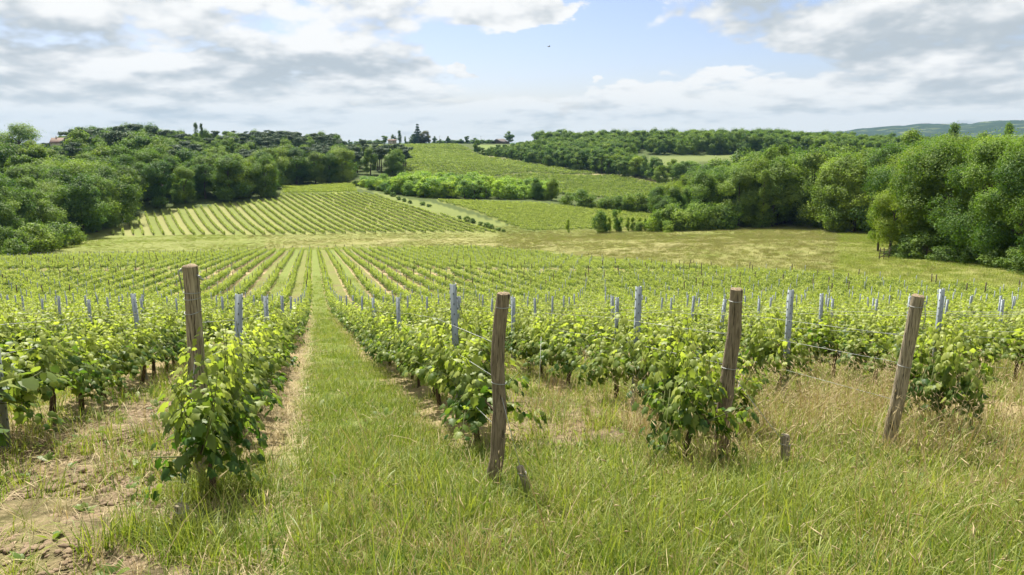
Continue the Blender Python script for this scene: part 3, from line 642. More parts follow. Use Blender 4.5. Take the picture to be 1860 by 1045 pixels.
for px, Yd, hh, i in ((1665, 142, 19.5, 2), (1725, 138, 20.5, 3), (1790, 130, 20, 4), (1850, 122, 19.5, 0), (1910, 116, 19, 1), (1700, 155, 21, 1), (1770, 150, 21, 0), (1850, 142, 20, 2), (1920, 135, 20, 3), (1640, 160, 19, 4), (1820, 165, 21, 3), (1900, 160, 21, 1)):
    plant_tree('broadleaf_tree', 'big', uofs(px, Yd), Yd, hh, 'tall leafy tree behind the front row of the right wood', 'tree', 'trees behind the front row of the right wood', pick([3, 3, 2, 1, 2, 0]), 1.0, .25, i)
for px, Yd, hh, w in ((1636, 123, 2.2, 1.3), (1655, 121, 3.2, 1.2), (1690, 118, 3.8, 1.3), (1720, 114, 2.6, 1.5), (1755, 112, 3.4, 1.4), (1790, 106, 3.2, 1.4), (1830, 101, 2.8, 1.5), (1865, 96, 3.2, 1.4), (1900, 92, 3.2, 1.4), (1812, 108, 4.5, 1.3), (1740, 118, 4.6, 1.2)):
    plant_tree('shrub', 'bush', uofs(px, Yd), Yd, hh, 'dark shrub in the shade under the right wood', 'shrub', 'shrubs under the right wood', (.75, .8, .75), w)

# thicket across the middle of the valley
THICK = poly((720, 366, 348), (800, 363, 345), (980, 366, 342), (1000, 355, 375), (760, 345, 398), (672, 338, 398), (660, 340, 385))
i = 0
for x, y in fill(THICK, 5.2, .36, 8):
    px = float(pxcol(x, y)); hh = random.uniform(4.5, 8.6) * (.7 if px < 720 else 1)
    plant_tree('young_tree', 'sapling' if random.random() < .6 else 'bush', x, y, hh, 'bright green young tree in the thicket between the valley vineyards', 'tree', 'young trees in the valley thicket', tuple(v * 1.6 for v in pick([4, 4, 1, 4, 1, 1])), random.uniform(1.1, 1.6), .1)
for px, Yd, hh, v, lb in ((975, 345, 10, 'mid', 'dark round tree at the right end of the valley thicket'), (1002, 343, 10.5, 'mid', 'paler round tree at the right end of the valley thicket'), (805, 396, 9, 'mid', 'taller tree rising from the back of the valley thicket')):
    plant_tree('broadleaf_tree', v, uofs(px, Yd), Yd, hh, lb, 'tree', None, (.85, .95, .8) if px == 975 else (1.1, 1.05, .85), 1.0)
for px, Yd, hh in ((1030, 322, 5), (1055, 315, 7), (1072, 312, 5.5), (1098, 308, 5), (1115, 306, 6), (1140, 302, 4.5), (1153, 300, 8), (1168, 298, 5.5), (1182, 296, 6), (1090, 310, 4), (1128, 303, 4)):
    plant_tree('shrub', 'bush', uofs(px, Yd), Yd, hh, 'green bush in the hedge along the top of the right valley vineyard', 'shrub', 'bushes in the hedge above the right vineyard', pick([3, 2, 3, 1, 2, 1]), 1.1)
for px, Yd, hh in ((768, 312, 1.8), (780, 306, 1.5), (848, 270, 2.0), (858, 267, 1.8), (872, 262, 1.6), (884, 258, 2.0), (893, 254, 1.8), (905, 250, 1.4), (915, 247, 1.2), (735, 326, 1.6), (725, 332, 1.7), (745, 320, 1.5), (835, 276, 1.3), (650, 390, 3), (662, 384, 3.6), (690, 365, 2.4), (678, 372, 2.8), (705, 352, 2.2), (715, 344, 2.0)):
    plant_tree('shrub', 'bush', uofs(px, Yd), Yd, hh, 'small dark shrub on the bank beside the grassy track', 'shrub', 'shrubs on the bank of the grassy track', (.8, .85, .75), 1.2)

# woods right of the far hill
RIGHTW = poly((872, 284, 668), (905, 289, 632), (1010, 306, 574), (1115, 321, 524), (1235, 340, 468), (1330, 335, 440), (1330, 326, 456), (1190, 324, 505), (1140, 297, 565), (1150, 285, 660), (1160, 276, 740), (960, 274, 770), (915, 276, 720))
n = 0
for x, y in fill(RIGHTW, lambda y: 9.0, .33, 12):
    if n < 150:
        plant_tree('far_wood_tree', 'far', x, y, random.uniform(11, 15.5) * float(np.interp(pxcol(x, y), [870, 930, 1020], [.55, .6, 1.0])), 'leafy tree in the dark wood along the far hill track', 'tree', 'trees in the wood beside the far hill', pick([3, 1, 4, 1, 4, 1]), random.uniform(1.0, 1.2)); n += 1
    else: wood_far.append((x, y, random.uniform(12, 15) * float(np.interp(pxcol(x, y), [870, 930, 1020], [.5, .55, 1.0]))))
plant_tree('broadleaf_tree', 'far', uofs(868, 690), 690, 13, 'lone dark tree at the left tip of the far right wood', 'tree', None, (.65, .75, .7), .8)
for Pg, g, sd in ((poly((960, 272, 800), (1180, 276, 745), (1180, 284, 662), (1330, 284, 650), (1480, 300, 560), (1920, 300, 520), (1980, 270, 800), (1450, 264, 900), (1000, 264, 850)), 11.5, 21),):
    for x, y in fill(Pg, g, .35, sd): wood_far.append((x, y, random.uniform(13, 19) * float(np.interp(pxcol(x, y), [1400, 1560, 1900], [1, .82, .75]))))
wood_far = np.array(wood_far + wood_mid)
Z = H(wood_far[:, 0], wood_far[:, 1]); nw = len(wood_far)
scatter('woodland', np.c_[wood_far[:, :2], Z - .3], np.c_[np.zeros((nw, 2)), R_.uniform(0, 6.28, nw)], np.c_[np.repeat((wood_far[:, 2] / 15 * 1.1)[:, None], 2, 1), wood_far[:, 2] / 15], R_.integers(0, 6, nw), [t[0] for t in TREES['far']], 'far-off dark wood covering the ridge behind the nearer trees')
# trees and houses along the skyline of the far hill
def crest(px, y0=650, y1=1000):
    ys = np.linspace(y0, y1, 200); xs = np.array([uofs(px, y) for y in ys]); return float(ys[np.argmax(H(xs, ys) / ys)])
for px, Yd, hh, v, c, w, lb in ((601, 780, 9, 'far', (.6, .7, .6), .8, 'small round tree at the left end of the hilltop skyline'), (660, 850, 9, 'far', (.55, .65, .6), 1.0, 'round dark tree on the skyline left of the pale house'), (692, 870, 8, 'far', (.9, .9, .8), 1.6, 'low spreading tree left of the pale house on the skyline'), (702, 872, 14, 'far', (.7, .8, .65), 1.2, 'broad tree against the left wall of the pale house'),
        (719, 895, 15, 'far', (.5, .55, .55), .8, 'dark round tree behind the pale house roof'), (730, 862, 20, 'poplar', (.6, .75, .75), 1.2, 'tall conical tree beside the pale house on the skyline'), (740, 866, 13, 'poplar', (.8, .9, .8), .9, 'narrow paler tree between conical tree and tall cedar'), (752, 872, 14, 'far', (.6, .7, .65), 1.0, 'bushy tree in front of the tall cedar'),
        (762, 868, 28, 'cedar', (.65, .8, .85), 1.0, 'tall tiered cedar standing highest on the hilltop skyline'), (775, 862, 19, 'far', (.6, .42, .75), 1.25, 'dark purple leaved tree right of the tall cedar'), (770, 856, 12, 'far', (.45, .35, .6), 1.3, 'low dark purple tree at the foot of the tall cedar'), (792, 870, 11, 'far', (.5, .65, .55), 1.0, 'round dark tree on the skyline right of the purple tree'), (803, 872, 7, 'far', (.7, .8, .65), 1.1, 'low tree below the left utility pole'),
        (816, 880, 11, 'far', (.5, .62, .52), 1.0, 'dark leaning tree on the skyline right of the left utility pole'), (830, 890, 5, 'bush', (.7, .8, .65), 2.2, 'low hedge bush at the middle of the skyline'), (840, 890, 7, 'far', (.7, .8, .65), 1.3, 'low tree in the hedge left of the round skyline tree'), (851, 890, 12, 'far', (.5, .65, .52), 1.0, 'round dark tree at the middle of the hedge on the skyline'), (863, 892, 9, 'far', (.6, .75, .6), 1.2, 'bushy tree in the skyline hedge beside the right utility pole'),
        (878, 892, 6, 'bush', (.8, .9, .7), 2.2, 'low bush in the skyline hedge right of the right utility pole'), (888, 890, 7, 'far', (.7, .8, .65), 1.1, 'small tree in the hedge left of the dark barn'), (925, 880, 19, 'far', (.6, .75, .7), 1.2, 'tall round tree behind the dark barn'), (991, 800, 17, 'far', (.65, .6, .62), 1.2, 'brownish tree on the skyline right of the barn'), (1015, 830, 23, 'far', (.75, .85, .75), 1.3, 'big rounded pale tree highest on the skyline right of the barn'), (1050, 800, 15, 'far', (.7, .85, .7), 1.1, 'rounded tree on the skyline right of the big pale tree'),
        (640, 860, 7, 'far', (.6, .7, .6), 1.0, 'small tree on the skyline above the left pines'), (678, 868, 6, 'bush', (1.1, 1.05, .8), 2.0, 'light green bush on the skyline left of the pale house')):
    Yd = crest(px) + (Yd - 858) * .25; hh *= .86; w *= 1.0
    plant_tree({'cedar': 'cedar_tree', 'poplar': 'conical_tree', 'bush': 'shrub'}.get(v, 'skyline_tree'), v, uofs(px, Yd), Yd, hh, lb, 'shrub' if v == 'bush' else 'tree', None, c, w)

for px in list(range(634, 700, 9)) + list(range(742, 900, 8)):
    yy = crest(px) + random.uniform(4, 12)
    plant_tree('shrub', 'bush', uofs(px, yy), yy, random.uniform(2.6, 5.2), 'dark bush in the low hedge running along the hilltop skyline', 'shrub', 'bushes of the skyline hedge', (.7, .85, .7), random.uniform(1.2, 1.9))
# ------------------------------------------------------------------ houses, poles, wooden frame
def house(name, px, Yd, w, d, hw, hr, rz, wall, roof, label, cat, wins, chim=1, lift=0.0):
    x, y = uofs(px, Yd), Yd; e = empty(name, (x, y, h1(x, y) - .2 + lift), rz); tag(e, label, cat)
    b = MB(); hw2, hd = w / 2, d / 2
    b.add([(-hw2, -hd, -lift), (hw2, -hd, -lift), (hw2, hd, -lift), (-hw2, hd, -lift), (-hw2, -hd, hw), (hw2, -hd, hw), (hw2, hd, hw), (-hw2, hd, hw), (-hw2, 0, hw + hr), (hw2, 0, hw + hr)],
          [[0, 1, 5, 4], [2, 3, 7, 6], [1, 2, 6, 9, 5], [3, 0, 4, 8, 7]])
    link('wall', b.mesh('wall', M[wall]), e)
    o = .5; k = hr / hd; r = MB()
    for s in (-1, 1):
        y0, z0 = s * (hd + o), hw - k * o + .06; th = .22
        V = [(-hw2 - o, y0, z0), (hw2 + o, y0, z0), (hw2 + o, 0, hw + hr + .06), (-hw2 - o, 0, hw + hr + .06)]; V = V + [(a, c, z + th) for a, c, z in V]
        F = [[0, 1, 2, 3], [7, 6, 5, 4], [0, 4, 5, 1], [1, 5, 6, 2], [3, 2, 6, 7], [0, 3, 7, 4]]; r.add(V, F if s < 0 else [f[::-1] for f in F])
    ro = link('roof', r.mesh('roof', M[roof]), e)
    for c in range(chim):
        m = MB(); m.box(((-.3 + .55 * c) * w, 0, hw + hr + .5), (.7, .6, 1.6)); link('chimney', m.mesh('chimney', M[wall]), ro)
    for (wx, wz, ww, wh, nm) in wins:
        m = MB(); m.box((wx, -hd - .03, wz), (ww, .12, wh)); link(nm, m.mesh(nm, M['shutter']), e)
    return e
house('pale_house', 717, crest(717) - 3, 10.5, 7, 4.6, 1.5, .12, 'render_wall', 'roof_tile', 'pale house with red tiled roof among trees on the far hilltop', 'house', [(-3.8, 3.5, .9, 1.3, 'window'), (-1.3, 3.5, .9, 1.3, 'window'), (1.3, 3.5, .9, 1.3, 'window'), (3.8, 3.5, .9, 1.3, 'window'), (-2.5, 1.2, 1.0, 2.2, 'door'), (2.2, 1.5, 1.1, 1.3, 'window')])
house('dark_barn', 909, crest(909) - 2, 20, 15, 2.0, 4.4, 1.1, 'barn_board', 'roof_dark', 'long dark barn with low gabled roof on the hilltop', 'barn', [(0, 1.6, 4, 2.8, 'door'), (-6, 1.8, 1.4, 1, 'window')], 0)
house('tiled_house', 131, 520, 13, 9, 8.0, 3.0, .2, 'render_wall', 'roof_tile', 'house with red tiled roof showing above the trees at far left', 'house', [(-3, 5.5, 1.1, 1.5, 'window'), (2, 5.5, 1.1, 1.5, 'window')], 2, 3.4)
for px, lb in ((801, 'left of two thin utility poles on the hilltop skyline'), (875, 'right of two thin utility poles on the hilltop skyline')):
    yy = crest(px) + 4; x, y = uofs(px, yy), yy; e = empty('utility_pole', (x, y, h1(x, y) - .3)); tag(e, lb, 'pole')
    m = MB(); m.tube([(0, 0, 0), (0, 0, 10)], [.22, .15], 8); link('pole', m.mesh('pole', M['pole_wood']), e)
    m = MB(); m.box((0, -.22, 9.4), (1.8, .14, .16)); link('crossarm', m.mesh('crossarm', M['pole_wood']), e)
    for q in (-.7, 0, .7):
        m = MB(); m.tube([(q, -.22, 9.5), (q, -.22, 9.8)], .07, 6); link('insulator', m.mesh('insulator', M['shutter']), e)
def frame():
    p = hit(1607, 471, 60, 200); e = empty('wooden_frame', p, .25); tag(e, 'weathered wooden frame with crossed rails under the pale tree beside the meadow', 'frame')  # a fixed wooden frame of posts and rails
    for a, l in ((-1.1, .12), (-.2, -.08), (.75, .1)):
        m = MB(); m.tube([(a, 0, -.2), (a + l, 0, 1.9)], .075, 6); link('post', m.mesh('post', M['bark']), e)
    for z0, z1 in ((.45, .5), (1.0, .9), (1.55, 1.65), (.2, 1.5)):
        m = MB(); m.tube([(-1.3, -.09, z0), (1.1, -.09, z1)], .05, 5); link('rail', m.mesh('rail', M['bark']), e)
frame()
# ------------------------------------------------------------------ vines
def vine_parts(seed, nshoot, per, tmpl, lsize, width=.30, htop=1.12, bare=.42, lowp=.35, drop=.22):
    """leafy vine along x: trunk with two arms, shoots and leaves"""
    rng = np.random.default_rng(seed); mb = MB(); hz = .50
    bx = rng.normal() * .03; by = rng.normal() * .03
    mb.tube([(0, 0, -.12), (bx * .5, by, .12), (bx - .02, by * 1.5, .3), (bx, by, hz - .03)], [.036, .030, .026, .028], 6)
    mb.tube([(bx, by, hz - .06), (bx + .2, by + .02, hz + .02), (bx + .48, .01, hz)], [.022, .016, .009], 5); mb.tube([(bx, by, hz - .06), (bx - .2, by - .02, hz + .02), (bx - .48, -.01, hz)], [.022, .016, .009], 5)
    P, Nn, Tp, Sz, Ti = [], [], [], [], []; sh_ = MB()
    for k in range(nshoot):
        x0 = -.52 + 1.04 * (k + .5) / nshoot + rng.normal() * .03; side = rng.choice((-1, 1)); top = htop + rng.normal() * .13; low = rng.random() < lowp
        a = np.array([x0, side * .02, hz]); lean = rng.normal() * .13
        if low: b = a + (rng.normal() * .12, side * rng.uniform(.16, width + .05), rng.uniform(-.02, .28)); c = b + (rng.normal() * .08, side * .06, -rng.uniform(.02, drop))
        else: b = a + (lean * .5, side * rng.uniform(.03, width * .75), (top - hz) * .55); c = np.array([x0 + lean, side * rng.uniform(.0, width), top])
        c[2] = max(c[2], .14); b[2] = max(b[2], .22); sh_.tube([a, b, c], [.005, .004, .002], 4, False)
        n = per if not low else int(per * .8)
        for q in range(n):
            f = (q + rng.random()) / n; p = (1 - f) ** 2 * a + 2 * f * (1 - f) * (b * 1.0) + f * f * c
            d = rng.normal(size=3) * (1, 1.3, .35); d[1] += side * .5; d = d / np.linalg.norm(d)
            sz = lsize * (1.1 - .55 * f ** 1.6 if not low else 1.05 - .3 * f) * rng.uniform(.65, 1.2)
            P.append(p + d * rng.uniform(.04, .13) + (0, 0, -.02)); Tp.append(d * (1, 1, .3) + np.array([0, 0, -.45 - .3 * rng.random()]))
            Nn.append(d * .55 + np.array([0, np.sign(p[1] + .001) * .35, .75]) + rng.normal(size=3) * .35); Sz.append(sz)
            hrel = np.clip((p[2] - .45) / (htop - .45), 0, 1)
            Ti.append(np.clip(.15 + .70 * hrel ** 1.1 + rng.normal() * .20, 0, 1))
    P, Nn, Tp, Sz, Ti = map(np.array, (P, Nn, Tp, Sz, Ti)); ok = P[:, 2] > bare * .55
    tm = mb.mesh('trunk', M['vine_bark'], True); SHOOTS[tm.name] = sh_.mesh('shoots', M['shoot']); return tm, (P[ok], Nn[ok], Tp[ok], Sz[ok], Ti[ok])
SHOOTS = {}; M['shoot'] = plain('shoot', (.105, .125, .035), .6)
def wood(tr, e):
    link('trunk', tr, e); link('shoots', SHOOTS[tr.name], e)['kind'] = 'stuff'
def leafmesh(L, tmpl, name='foliage'):
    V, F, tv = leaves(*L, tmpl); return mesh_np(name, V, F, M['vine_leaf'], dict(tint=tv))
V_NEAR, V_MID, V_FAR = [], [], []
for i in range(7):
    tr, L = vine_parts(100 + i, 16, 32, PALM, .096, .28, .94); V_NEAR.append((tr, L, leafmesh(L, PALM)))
for i in range(6):
    tr, L = vine_parts(200 + i, 14, 24, LOBE, .122, .29, .94); V_MID.append((tr, leafmesh(L, LOBE)))
for i in range(6):
    tr, L = vine_parts(300 + i, 12, 15, KITE, .185, .29, .96); V_FAR.append(leafmesh(L, KITE))
V_BUSH = []
for i in range(2):
    tr, L = vine_parts(400 + i, 24, 26, PALM, .095, .24, 1.0, .10, .5, .60); V_BUSH.append((tr, L))
LEAF1 = []
for i in range(5):
    V0 = PALM[0].copy(); V0[:, 2] *= (.6 + .35 * i); V0[:, 1] *= (1 - .05 * i)
    for tq in range(5):
        LEAF1.append(mesh_np('leaf', V0, [PALM[1][0]], M['vine_leaf'], dict(tint=np.full(len(V0), .1 + .2 * tq))))
ORD = ['first', 'second', 'third', 'fourth', 'fifth', 'sixth', 'seventh', 'eighth', 'ninth', 'tenth', 'eleventh', 'twelfth', 'thirteenth', 'fourteenth', 'fifteenth', 'sixteenth', 'seventeenth', 'eighteenth', 'nineteenth', 'twentieth',
       'twenty-first', 'twenty-second', 'twenty-third', 'twenty-fourth', 'twenty-fifth', 'twenty-sixth', 'twenty-seventh', 'twenty-eighth', 'twenty-ninth', 'thirtieth'] + ['%s-%s' % (a, b) for a in ('thirty', 'forty', 'fifty', 'sixty', 'seventy') for b in ('first', 'second', 'third', 'fourth', 'fifth', 'sixth', 'seventh', 'eighth', 'ninth', 'tenth')]
def rowname(k):
    if 0 <= k <= 3: return 'the row behind the %s wooden post' % ('leftmost', 'second', 'third', 'rightmost')[k]
    if k < 0: return 'the %s row left of leftmost wooden post' % ORD[-k - 1]
    return 'the %s row right of rightmost wooden post' % ORD[k - 4]
VINES, POSTS = [], []
def rowt(k): return T0 + ROWGAP * k + {-1: .28, -2: .18, -3: .08}.get(k, 0.0)
for k in range(-75, 70):
    t = rowt(k); rr = random.Random(k * 7 + 3)
    ph = {0: .12, 1: .12, 2: .05, 3: 2.0, 4: 1.6}.get(k, rr.uniform(0, .6)); s = S0 + ph; off = 1.15 if k in (0, 1) else rr.uniform(.9, 1.7)
    if k == 3: off = 1.75
    if k == 4: off = 1.6
    while s < 235:
        p = xy(t, s); y = p[1]
        if y > 0 and in_field(p[0], y) and abs(p[0]) < .78 * y + 2.0:
            if not (103.0 < y < 107.5) and rr.random() > (.035 if y < 100 else .02): VINES.append((p[0], y, k, s))
        s += rr.uniform(.92, 1.06)
    s = S0 + off
    while s < 235:
        p = xy(t, s); y = p[1]
        if y > 0 and in_field(p[0], y) and abs(p[0]) < .78 * y + 2.0 and not (104.0 < y < 106.5): POSTS.append((p[0], y, k, s))
        s += 5.35
    # the last post of the row, at the far edge
    q = [v for v in VINES if v[2] == k]
    if q and abs(q[-1][0]) < .75 * q[-1][1]: POSTS.append((q[-1][0] + RD[0] * .8, q[-1][1] + RD[1] * .8, k, q[-1][3] + .8))
BUSHY = set()
for q_, (px_, py_, k_) in enumerate(((388, 915, 0), (1232, 846, 2), (1700, 800, 4))):
    b_ = hit(px_, py_); s_ = round(ts(b_[0], b_[1])[1], 4) + 1e-5 * q_; VINES.append((b_[0], b_[1], k_, s_)); BUSHY.add(s_)
VINES = np.array(VINES); VZ = H(VINES[:, 0], VINES[:, 1]); POSTS = np.array(POSTS); PZ = H(POSTS[:, 0], POSTS[:, 1])
vis = np.abs(VINES[:, 0]) < .70 * VINES[:, 1] + .3
order = np.argsort(np.hypot(VINES[:, 0], VINES[:, 1]) + np.where(vis, 0, 1e4)); solo = order[:300]; mass = np.setdiff1d(order, solo)
count = {}
for i in sorted(solo, key=lambda i: (VINES[i][2], VINES[i][3])):
    x, y, k, s = VINES[i]; k = int(k); c = count[k] = count.get(k, 0) + 1; d = math.hypot(x, y); rr = random.Random(int(i))
    sc = rr.uniform(.9, 1.08)
    if k == 4 and c <= 1: sc *= .8
    e = empty('grapevine', (x, y, VZ[i]), ROWROT + (math.pi if rr.random() < .5 else 0)); e.scale = (1, 1 * rr.uniform(.9, 1.1), sc)
    if s in BUSHY: e.scale = (.8, .8, 1.0)
    tag(e, '%s vine from the near end of %s' % (ORD[c - 1], rowname(k)), 'vine', 'vines planted along the rows')
    if d < 10.5:
        v = rr.randrange(7); tr, L = V_BUSH[int(i) % 2] if VINES[i][3] in BUSHY else V_NEAR[v][:2]; wood(tr, e)
        n = len(L[0]); toward = (L[0][:, 1] * (1 if True else 1)); rank = np.argsort(-(np.abs(L[0][:, 1]) + .25 * L[0][:, 2] + np.random.default_rng(int(i)).random(n) * .2))
        one = set(rank[:70 if d < 8 else 36].tolist()); rest = np.array([q for q in range(n) if q not in one])
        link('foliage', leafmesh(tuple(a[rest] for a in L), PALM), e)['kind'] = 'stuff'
        for q in one:
            Nn = unit(L[1][q]); Tp = L[2][q] - Nn * float(np.dot(L[2][q], Nn)); Tp = unit(Tp); S = np.cross(Nn, Tp)
            o = link('leaf', LEAF1[rr.randrange(5) * 5 + int(min(4, L[4][q] * 5))], e); z_ = float(L[3][q])
            m4 = Matrix(((Tp[0] * z_, S[0] * z_, Nn[0] * z_, L[0][q][0]), (Tp[1] * z_, S[1] * z_, Nn[1] * z_, L[0][q][1]), (Tp[2] * z_, S[2] * z_, Nn[2] * z_, L[0][q][2]), (0, 0, 0, 1))); o.matrix_basis = m4
    elif d < 22:
        v = rr.randrange(7); tr, L, me = V_NEAR[v]; wood(tr, e); link('foliage', me, e)['kind'] = 'stuff'
    else:
        v = rr.randrange(6); wood(V_MID[v][0], e); link('foliage', V_MID[v][1], e)['kind'] = 'stuff'
dm = np.hypot(VINES[mass, 0], VINES[mass, 1]); cut = 62
for nm, sel, meshes, lb in (('vine_mass', mass[dm < cut], [v[1] for v in V_MID], 'rows of leafy vines stretching down the middle of the slope'), ('far_vines', mass[dm >= cut], V_FAR, 'rows of leafy vines on the far part of the slope down to the meadow')):
    n = len(sel); scatter(nm, np.c_[VINES[sel, 0], VINES[sel, 1], VZ[sel]], np.c_[R_.normal(0, .05, (n, 2)), ROWROT + math.pi * R_.integers(0, 2, n) + R_.normal(0, .06, n)],
                          np.c_[np.full(n, 1.04), R_.uniform(.85, 1.2, n), R_.uniform(.82, 1.14, n)], R_.integers(0, len(meshes), n), meshes, lb)
# vineyards across the valley: longer pieces of hedge
def hedge_piece(seed, L, n, ls, wd=.22, h0=.35, h1_=1.08, dk=.30):
    rng = np.random.default_rng(seed); P = np.c_[rng.uniform(-L / 2, L / 2, n), rng.normal(0, wd * .55, n), rng.uniform(h0, h1_, n)]
    Nn = rng.normal(size=(n, 3)) * .5 + np.c_[np.zeros(n), np.sign(P[:, 1]) * .4, np.full(n, .7)]; Tp = rdir(rng, n) - (0, 0, .3)
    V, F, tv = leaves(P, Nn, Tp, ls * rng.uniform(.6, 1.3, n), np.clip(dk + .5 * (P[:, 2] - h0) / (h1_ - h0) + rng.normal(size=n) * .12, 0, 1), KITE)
    return mesh_np('hedge', V, F, M['vine_leaf'], dict(tint=tv))
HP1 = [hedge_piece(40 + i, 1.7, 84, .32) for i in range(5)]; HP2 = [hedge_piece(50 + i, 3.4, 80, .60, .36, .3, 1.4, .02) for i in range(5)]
def far_rows(name, P, ang, gap, step, meshes, label, skip=0.0, wob=0.0):
    nn = np.array([math.cos(ang), math.sin(ang)]); dd = np.array([-math.sin(ang), math.cos(ang)]); a, b = P @ nn, P @ dd
    T, S = np.meshgrid(np.arange(math.floor(a.min() / gap), math.ceil(a.max() / gap) + 1) * gap, np.arange(b.min(), b.max(), step), indexing='ij')
    S = S + R_.uniform(-.2, .2, S.shape) * step; X = (nn[0] * T + dd[0] * S).ravel(); Y = (nn[1] * T + dd[1] * S).ravel()
    k = inside(P, X, Y) & (R_.random(len(X)) > skip); X, Y = X[k], Y[k]; n = len(X)
    scatter(name, np.c_[X, Y, H(X, Y) - .05], np.c_[np.zeros((n, 2)), np.full(n, math.atan2(dd[1], dd[0])) + math.pi * R_.integers(0, 2, n)], R_.uniform(.85, 1.12, (n, 1)) * np.array([[1, 1, 1]]), R_.integers(0, len(meshes), n), meshes, label)
    return X, Y, T, nn, dd
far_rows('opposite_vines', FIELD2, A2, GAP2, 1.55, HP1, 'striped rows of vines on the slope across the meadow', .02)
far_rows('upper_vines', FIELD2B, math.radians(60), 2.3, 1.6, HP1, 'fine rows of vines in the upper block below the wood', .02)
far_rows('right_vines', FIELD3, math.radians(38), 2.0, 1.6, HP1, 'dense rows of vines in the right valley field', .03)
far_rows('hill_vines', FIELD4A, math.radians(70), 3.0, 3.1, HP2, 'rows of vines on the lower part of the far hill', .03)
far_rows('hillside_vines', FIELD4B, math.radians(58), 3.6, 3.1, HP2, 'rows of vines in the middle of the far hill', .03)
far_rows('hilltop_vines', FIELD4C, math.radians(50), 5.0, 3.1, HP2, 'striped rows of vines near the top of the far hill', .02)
# end posts of the rows across the meadow
a = FIELD2 @ N2; cnt = 0; PP = []
for tt in np.arange(math.floor(a.min() / GAP2), math.ceil(a.max() / GAP2) + 1) * GAP2:
    ss = np.linspace(150, 420, 1400); q = N2 * tt + D2 * ss[:, None]; ins = np.where(inside(FIELD2, q[:, 0], q[:, 1]))[0]
    if len(ins) < 10: continue
    lo, hi = ss[ins[0]], ss[ins[-1]]
    for j, s2 in enumerate(np.arange(lo - .3, hi, 6.5)):
        p = N2 * tt + D2 * s2; PP.append((p[0], p[1], j == 0))
PP = np.array(PP)

# ------------------------------------------------------------------ posts
def metal_post():
    """galvanised channel with turned lips and hook tabs down both edges"""
    hgt, w, d, th = 1.42, .064, .040, .004; prof = [(-w / 2, 0), (w / 2, 0), (w / 2, d), (w / 2 - .011, d), (w / 2 - .011, d - th), (w / 2 - th, d - th), (w / 2 - th, th), (-w / 2 + th, th), (-w / 2 + th, d - th), (-w / 2 + .011, d - th), (-w / 2 + .011, d), (-w / 2, d)]
    n = len(prof); m = MB(); V = [(a, b, z) for z in (-.25, hgt) for a, b in prof]
    F = [[i, (i + 1) % n, n + (i + 1) % n, n + i] for i in range(n)]
    for z in (0, n): 
        for q in ((0, 1, 6, 7), (1, 2, 5, 6), (2, 3, 4, 5), (0, 7, 8, 11), (8, 9, 10, 11)): F.append([z + i for i in (q if z else q[::-1])])
    m.add(V, F); post = m.mesh('post', M['galvanised'])
    h = MB()
    for z in np.arange(.28, 1.40, .10):
        for sx in (-1, 1): h.box((sx * (w / 2 + .004), .012, z), (.008, .006, .020))
        h.box((0, -.001, z + .05), (.010, .003, .016))
    return post, h.mesh('hooks', M['shutter'])
PMESH, HMESH = metal_post()
m = MB(); m.box((0, .015, .58), (.058, .036, 1.66)); PFAR = m.mesh('post', M['galvanised'])
pv = np.abs(POSTS[:, 0]) < .70 * POSTS[:, 1] + .3; porder = np.argsort(np.hypot(POSTS[:, 0], POSTS[:, 1]) + np.where(pv, 0, 1e4)); pc = {}
psolo = porder[:300]
for i in sorted(psolo, key=lambda i: (POSTS[i][2], POSTS[i][3])):
    x, y, k, s = POSTS[i]; k = int(k); c = pc[k] = pc.get(k, 0) + 1; rr = random.Random(int(i) + 77)
    near = math.hypot(x, y) < 40
    e = link('metal_post', PMESH if near else PFAR); e.location = (x, y, PZ[i]); e.rotation_euler = (rr.gauss(0, .02), rr.gauss(0, .028), RA + rr.gauss(0, .12)); e.scale = (1, 1, rr.uniform(.96, 1.05))
    tag(e, '%s grey metal post from near end of %s' % (ORD[c - 1], rowname(k)), 'post', 'grey metal posts in the vine rows')
    if near: link('hooks', HMESH, e)['kind'] = 'stuff'
rest = np.setdiff1d(porder, psolo); n = len(rest)
m = MB(); m.box((0, 0, .58), (.075, .075, 1.75)); PFAR2 = m.mesh('post', M['bark'])
P3 = np.r_[np.c_[POSTS[rest, 0], POSTS[rest, 1], PZ[rest]]]; n = len(P3); endp = np.array([not in_field(a + RD[0] * 1.5, b + RD[1] * 1.5) or 100 < b < 104 for a, b in P3[:, :2]])
scatter('far_posts', P3, np.c_[R_.normal(0, .03, (n, 2)), R_.normal(RA, .1, n)], R_.uniform(.95, 1.08, n), np.where(endp, 1, (R_.random(n) < .35).astype(int)), [PFAR, PFAR2], 'grey posts dotted along the far vine rows')
n = len(PP); scatter('opposite_posts', np.c_[PP[:, 0], PP[:, 1], H(PP[:, 0], PP[:, 1])], np.c_[R_.normal(0, .04, (n, 2)), R_.normal(A2, .1, n)], np.where(PP[:, 2] > 0, 1.12, .98), np.ones(n, int), [PFAR, PFAR2], 'dark posts along the vine rows across the meadow')

